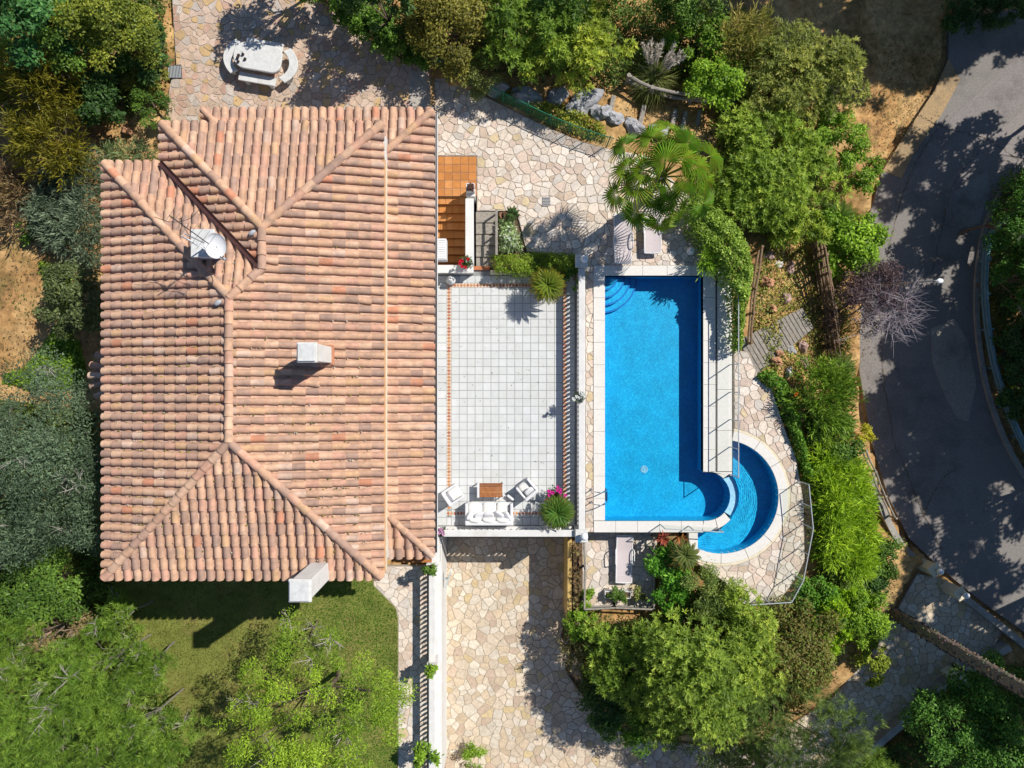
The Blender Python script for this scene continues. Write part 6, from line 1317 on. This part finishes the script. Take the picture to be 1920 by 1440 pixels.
pot('plant_pot', 'big clay pot under the cycad by the clipped hedge', *W(1025, 537, .3), 0, .30, .5); cycad('round yellow tipped cycad beside the clipped hedge', 1027, 535, 34, 1.25, .42, 48, (.085, .125, .012))
pot('plant_pot', 'big clay pot under the cycad at the sofa end', *W(1043, 958, .3), 0, .28, .45, M['plastic']); cycad('dark green cycad at the right end of the sofa', 1045, 962, 33, 1.30, .38, 54, (.045, .105, .014))
cycad('small cycad in the bed at the top of the grey steps', 961, 400, 13, .85, .22, 18, (.05, .10, .03), .07)
pot('plant_pot', 'clay pot at the top of the handrail', *W(945, 405, .4), .22, .15, .25)
cycad('dark spreading cycad above the round bright bush', 1572, 410, 42, -.6, -2.0, 34, (.045, .095, .012), .16)
cycad('fern like cycad between bank and shaded road', 1575, 690, 36, -.9, -2.1, 24, (.06, .115, .016), .12)
cycad('cycad fronds at the right edge of the juniper', 1615, 985, 34, -.8, -2.2, 22, (.045, .11, .015), .12)
cycad('spiky yucca like cycad beside the round pool coping', 1285, 1042, 30, 1.0, -.1, 26, (.075, .10, .025), .1)

# ---------------------------------------------------------------- pampas grass
x, y, z = gz(1222, 160); t = thing('pampas_grass', 'pampas grass clump with silvery plumes', 'grass', (x, y, z)); n = 1500; th = NR.uniform(0, 6.28, n); el = NR.uniform(.35, 1.35, n); dd = np.c_[np.cos(th) * np.cos(el), np.sin(th) * np.cos(el), np.sin(el)]
P0 = np.array([x, y, z]) + np.c_[NR.normal(0, .12, (n, 2)), np.zeros(n)]; l0 = NR.uniform(.65, 1.1, n); c0 = lerp_col([(.16, .22, .04), (.26, .31, .08), (.40, .40, .18)], NR.uniform(0, 1, n))
leaf_obj('blades', P0, dd, unit(np.c_[-dd[:, 1], dd[:, 0], np.full(n, .3)]), l0, np.full(n, .035), c0, M['leaf'], t, 0); P1 = P0 + dd * (l0 * .8)[:, None]; d1 = dd.copy(); d1[:, 2] -= .9; leaf_obj('blade_tips', P1, d1, unit(np.c_[-dd[:, 1], dd[:, 0], np.full(n, .3)]), NR.uniform(.4, .75, n), np.full(n, .03), c0 * 1.05, M['leaf'], t, .2)
for k in range(22):
    a = rnd.uniform(-.4, 1.9) + .6; e = rnd.uniform(.8, 1.3); d = Vector((math.cos(a) * math.cos(e), math.sin(a) * math.cos(e), math.sin(e))); b0 = Vector((x, y, z)); p0 = b0 + d * 1.25; p1 = p0 + d * .55 + Vector((0, 0, -.05)); m_ = 110; f = NR.uniform(0, 1, m_)
    s = MB((.45, .4, .3)); s.tube([b0, p0], .008, 4); s.tube([p0, p1], [.03, .008], 5); pl = s.build('plume', M['bark'], t)
    Q = np.array(p0) + np.outer(f, np.array(p1 - p0)); dd2 = unit(np.array(d) + NR.normal(0, .35, (m_, 3))); o = leaf_obj('plume_hair', Q, dd2, rand_dir(m_), NR.uniform(.1, .24, m_), np.full(m_, .035), np.array([(.74, .68, .60)]) * NR.uniform(.8, 1.15, (m_, 1)), M['petal']); o.parent = pl

# ---------------------------------------------------------------- fan palm
def fan_mesh(col, seed, rad=.80, n=28):
    b = MB(); g = random.Random(seed)
    for i in range(n):
        a = R(-125 + 250 * i / (n - 1)); da = R(250 / (n - 1)) * .52; f = g.uniform(.86, 1.08) * (1 - .14 * (abs(a) / R(125)) ** 2); c = tuple(x * g.uniform(.8, 1.2) for x in col)
        def pt(r_, aa, z): return (r_ * math.sin(aa) * rad * f, r_ * math.cos(aa) * rad * f, z)
        dz = lambda r_: .05 * r_ - .30 * r_ ** 3
        b.add([pt(.04, a, 0), pt(.50, a - da, dz(.50) - .02), pt(.50, a, dz(.50) + .025), pt(.50, a + da, dz(.50) - .02), pt(.82, a - da * .36, dz(.82) - .01), pt(.82, a, dz(.82) + .008), pt(.82, a + da * .36, dz(.82) - .01), pt(1.2, a + g.uniform(-.03, .03), dz(1.2) - g.uniform(0, .2))],
              [(0, 1, 2), (0, 2, 3), (1, 4, 5, 2), (2, 5, 6, 3), (4, 7, 5), (5, 7, 6)], c)
    o = b.build('fan', M['leaf']); m = o.data; bpy.data.objects.remove(o); return m
pz = 4.5; px_, py_ = W(1243, 330, pz); g0 = P - .1; bx, by = W(1188, 392, 0.2)
palm = thing('fan_palm', 'tall fan palm leaning over the loungers north of the pool', 'palm', (bx, by, g0))
tp = Vector((px_, py_, pz)); bt = Vector((bx, by, g0)); s = MB((.30, .24, .19)); kk = 22
s.tube([bt.lerp(tp, k / kk) + Vector((0, 0, .0)) for k in range(kk + 1)], [(.2 - .06 * k / kk) * (1.0 if k % 2 else 1.1) for k in range(kk + 1)], 12); s.build('trunk', M['bark'], palm)
fans = [fan_mesh((.20, .33, .025), 1), fan_mesh((.27, .39, .035), 2), fan_mesh((.14, .26, .02), 3)]
# (azimuth, reach of the stalk, rise, droop of the blade)
LV = [(-58, 1.35, -.55, 50), (-88, 1.5, -.8, 58), (-128, 1.55, -.55, 50), (-160, 1.8, -.2, 40), (168, 1.35, .05, 30), (142, 1.8, .05, 38), (112, 1.35, .4, 26), (84, 1.75, .1, 38), (52, 1.3, .5, 22), (22, 1.85, .15, 30), (-6, 1.45, .2, 28), (-30, 1.85, -.35, 46), (-110, .8, -.1, 36), (176, .75, .5, 18), (95, .6, .75, 10), (-25, .75, .55, 18), (38, .65, .7, 12), (-72, .6, .35, 24), (120, .25, .9, 8), (200, 1.1, .2, 26), (-82, .95, -.1, 34), (66, .9, .6, 16), (12, 1.1, .5, 20)]
for k, (az, rch, rise, dr_) in enumerate(LV):
    a = R(az); hd = Vector((math.cos(a), math.sin(a), 0)); e = tp + hd * rch * .95 + Vector((0, 0, rise)); m1 = tp.lerp(e, .5) + Vector((0, 0, .14)); s = MB((.36, .40, .07)); s.tube([tp + Vector((0, 0, -.1)), m1, e], [.035, .022, .015], 6); lf = s.build('frond', M['bark'], palm)
    o = bpy.data.objects.new('fan_blade', fans[k % 3]); COL.objects.link(o); o.parent = lf; ss = rnd.uniform(.92, 1.12)
    o.matrix_parent_inverse = Matrix.Identity(4); Rm = Matrix.Rotation(a - math.pi / 2, 4, 'Z') @ Matrix.Rotation(R(-dr_), 4, 'X') @ Matrix.Rotation(R(rnd.uniform(-12, 12)), 4, 'Y'); o.matrix_basis = Matrix.Translation(e) @ Rm @ Matrix.Scale(ss, 4)
# tall date palm, its trunk seen end-on from above; the crown stands outside the picture
b0 = Vector((*W(1668, 1146, -2.5), -2.6)); t1 = Vector((b0.x + .35, b0.y - .1, 9.2)); dp = thing('date_palm', 'tall date palm whose rough trunk leans out at the lower right edge', 'palm', tuple(b0)); kk = 60
s = MB((.20, .155, .12)); s.tube([b0.lerp(t1, k / kk) for k in range(kk + 1)], [(.26 - .04 * k / kk) * (1 + .06 * (k % 2)) for k in range(kk + 1)], 14); s.build('trunk', M['bark'], dp)
s = MB((.24, .19, .15)); g = random.Random(4)
for k in range(560):
    f = k / 560; c = b0.lerp(t1, f); a = k * 2.39996 + g.uniform(-.5, .5); c = c + Vector((0, 0, g.uniform(-.12, .12))); d = Vector((math.cos(a), math.sin(a), 0)); tn = Vector((-d.y, d.x, 0)); r_ = .25 - .04 * f - g.uniform(0, .05); c0 = tuple(x * g.uniform(.5, 1.3) for x in (.17, .135, .105))
    p = c + d * r_; s.add([p - tn * .05, p + tn * .05, p + tn * .03 + d * .09 + Vector((0, 0, .13)), p - tn * .03 + d * .09 + Vector((0, 0, .13)), p + Vector((0, 0, .16))], [(0, 1, 2, 3), (3, 2, 4)], c0)
tag(s.build('leaf_scars', M['bark'], dp), kind='stuff')
me = frond_mesh(2.6, .42, 26, 'frond', (.05, .10, .018))
for k in range(36):
    o = bpy.data.objects.new('frond', me); o.location = t1; o.rotation_euler = (R(60 - 75 * k / 36), R(rnd.uniform(-8, 8)), k * 2.39996); link(o, dp)

# ---------------------------------------------------------------- grass on the lawn, weeds on the soil
def scatter(poly, n, avoid=()):
    xs = [p[0] for p in poly]; ys = [p[1] for p in poly]; c = np.c_[NR.uniform(min(xs), max(xs), n), NR.uniform(min(ys), max(ys), n)]; i = inside(c, poly)
    for q in avoid: i &= ~inside(c, q)
    return c[i]
G = scatter(poly_lawn, 95000); n = len(G); th = NR.uniform(0, 6.28, n); f = .5 + .5 * np.sin(G[:, 0] * .9 + 1.5 * np.sin(G[:, 1] * .7)) * np.sin(G[:, 1] * .8 + .6); f = np.clip(f * .38 + np.clip((G[:, 0] + 9.6) / 2.6, 0, 1) * .8 + NR.normal(0, .14, n) - .08, 0, 1)
dd = np.c_[np.cos(th) * .7, np.sin(th) * .7, np.full(n, .7)]; keep = NR.uniform(0, 1, n) < .45 + .55 * f; c0 = lerp_col([(.36, .29, .07), (.24, .30, .045), (.12, .30, .022), (.095, .29, .02)], f)
leaf_obj('grass', np.c_[G, np.full(n, -.01)][keep], dd[keep], unit(np.c_[-dd[:, 1], dd[:, 0], np.full(n, .2)])[keep], NR.uniform(.06, .12, n)[keep], np.full(n, .02)[keep], c0[keep] * NR.uniform(.75, 1.25, (keep.sum(), 1)), M['leaf'], None, .1); tag(COL.objects[-1], 'short grass blades covering the lawn', 'grass', kind='stuff')
dirt_areas = [PW([(0, 170), (170, 170), (290, 330), (190, 700), (0, 760)], .4), PW([(880, 100), (1370, 150), (1370, 300), (1150, 290), (900, 180)], 0), PW([(1380, 440), (1640, 420), (1640, 860), (1480, 760), (1400, 660)], -1), PW([(1560, 60), (1780, 60), (1780, 200), (1640, 330), (1560, 300)], -2.5), PW([(1050, 1140), (1700, 1100), (1640, 1300), (1400, 1400), (1120, 1330)], -1.7), PW([(1640, 1230), (1920, 1230), (1920, 1440), (1600, 1440)], -2.5), PW([(1850, 400), (2000, 400), (2000, 1000), (1870, 780)], -3)]
road_edges = [PW(q, RD) for q in ([(1608, 430), (1650, 430), (1640, 700), (1690, 900), (1660, 925), (1615, 720)], [(1800, 420), (1850, 420), (1840, 640), (1880, 790), (1850, 780), (1810, 640)], [(1660, 330), (1760, 200), (1775, 215), (1690, 340)])]
Rp = np.concatenate([scatter(q, int(abs(area(q)) * 40)) for q in road_edges]); nR = len(Rp); leaf_obj('road_litter', np.c_[Rp, np.full(nR, RD + .03)], rand_dir(nR) * [1, 1, .2], unit(np.array([0, 0, 1.]) + NR.normal(0, .3, (nR, 3))), NR.uniform(.04, .12, nR), NR.uniform(.015, .04, nR), lerp_col([(.22, .15, .08), (.12, .08, .05), (.3, .22, .12)], NR.uniform(0, 1, nR)), M['leaf'], None, .05); tag(COL.objects[-1], 'dry leaves and grit along the edges of the road', 'leaf litter', kind='stuff')
Pp = np.concatenate([scatter(q, int(abs(area(q)) * 70), (poly_drive, poly_road, poly_N, poly_E)) for q in dirt_areas]); n = len(Pp); z = ground_h(Pp[:, 0], Pp[:, 1]); d = rand_dir(n); d[:, 2] = np.abs(d[:, 2]) * .6; cl = .5 + .5 * np.sin(Pp[:, 0] * 2.1 + np.sin(Pp[:, 1] * 1.7)) * np.sin(Pp[:, 1] * 2.3)
t_ = np.clip(cl + NR.normal(0, .25, n), 0, 1); leaf_obj('leaf_litter', np.c_[Pp, z + .03], d, unit(np.array([0, 0, 1.]) + NR.normal(0, .4, (n, 3))), NR.uniform(.05, .16, n), NR.uniform(.02, .05, n), lerp_col([(.25, .16, .08), (.14, .09, .05), (.10, .12, .03), (.09, .15, .025)], t_) * NR.uniform(.7, 1.2, (n, 1)), M['leaf'], None, .1); tag(COL.objects[-1], 'dry leaves and weeds scattered over the bare soil', 'leaf litter', kind='stuff')

for q, z, n_, lab in ((poly_terrace, .004, 70, 'few fallen leaves on the pale terrace tiles'), (poly_N, P + .008, 160, 'fallen leaves on the pale patio'), (poly_drive, DR + .008, 420, 'fallen leaves scattered over the driveway'), (poly_NW, NW + .008, 220, 'fallen leaves on the upper patio'), (poly_E, P + .008, 70, 'fallen leaves on the paving by the round pool')):
    G = scatter(q, n_ * 2); n = len(G); d = rand_dir(n) * [1, 1, .15]; leaf_obj('fallen_leaves', np.c_[G, np.full(n, z)], d, unit(np.array([0, 0, 1.]) + NR.normal(0, .25, (n, 3))), NR.uniform(.04, .09, n), NR.uniform(.02, .04, n), lerp_col([(.20, .13, .05), (.10, .07, .035), (.18, .19, .05)], NR.uniform(0, 1, n)), M['leaf'], None, 0); tag(COL.objects[-1], lab, 'leaves', kind='stuff')
# ---------------------------------------------------------------- tall trees beyond the frame that shade the road and the patio
def copy_tree(o, loc, label, s=1.):
    r = o.copy(); COL.objects.link(r); r.location = loc; r.scale = (s, s, s); r.rotation_euler = (0, 0, loc[0] * 7.3 + loc[1] * 3.1); r['label'] = label
    for ch in o.children:
        c = ch.copy(); COL.objects.link(c); c.parent = r; c.matrix_parent_inverse = ch.matrix_parent_inverse.copy()
    return r
x, y = W(2080, 560, RD)
sh = plant('roadside_tree', 'tall tree outside the picture east of the road, nearest the guard rail', 'tree', 0, 0, 150, 150, 7.0, 'small', GREEN, 'tall trees shading the road', base=-3, world=(x, y), dens=.55, clump=.17, nc=56, zr=.36, trunk=.16, leafscale=1.7)
for k, (px, py, s_) in enumerate(((2040, 300, .8), (2150, 420, 1.0), (1990, 700, .9), (2150, 700, 1.), (2140, 1050, 1.3), (1950, -130, 1.0), (1820, -170, 1.1), (1680, -160, 1.05), (1560, -140, .9), (2170, 620, 1.1), (2120, -160, 1.0), (2085, 1000, 1.35), (1990, 185, .85), (1985, 480, .8), (2010, 860, .9), (2120, 215, .8), (1905, -95, .95), (1940, 620, .8), (2010, -140, 1.), (2190, 1095, 1.35), (1790, -100, 1.1), (2095, -190, 1.0))):
    p = W(px, py, RD); copy_tree(sh, (*p, -3.0 if px > 1900 else -2.4), 'tall tree outside the picture, number %d along the road' % (k + 2) if False else ['northern', 'north eastern', 'eastern', 'east bend', 'south eastern', 'upper corner', 'top edge right', 'top edge middle', 'top edge left', 'far eastern', 'far corner', 'lower eastern', 'second northern', 'roadside upper middle', 'roadside bend', 'second north eastern', 'roadside middle', 'roadside lower middle', 'roadside lower', 'southernmost', 'upper edge middle', 'upper edge right'][k] + ' tall tree just outside the picture', s_)
for px, py, tp in ((560, -75, 4.6),): plant('garden_tree', 'tree above the picture edge shading the upper patio' + '', 'tree', 0, 0, 62, 55, tp, 'broad', GREEN, world=W(px, py, tp * .6), base=.5, dens=.8)
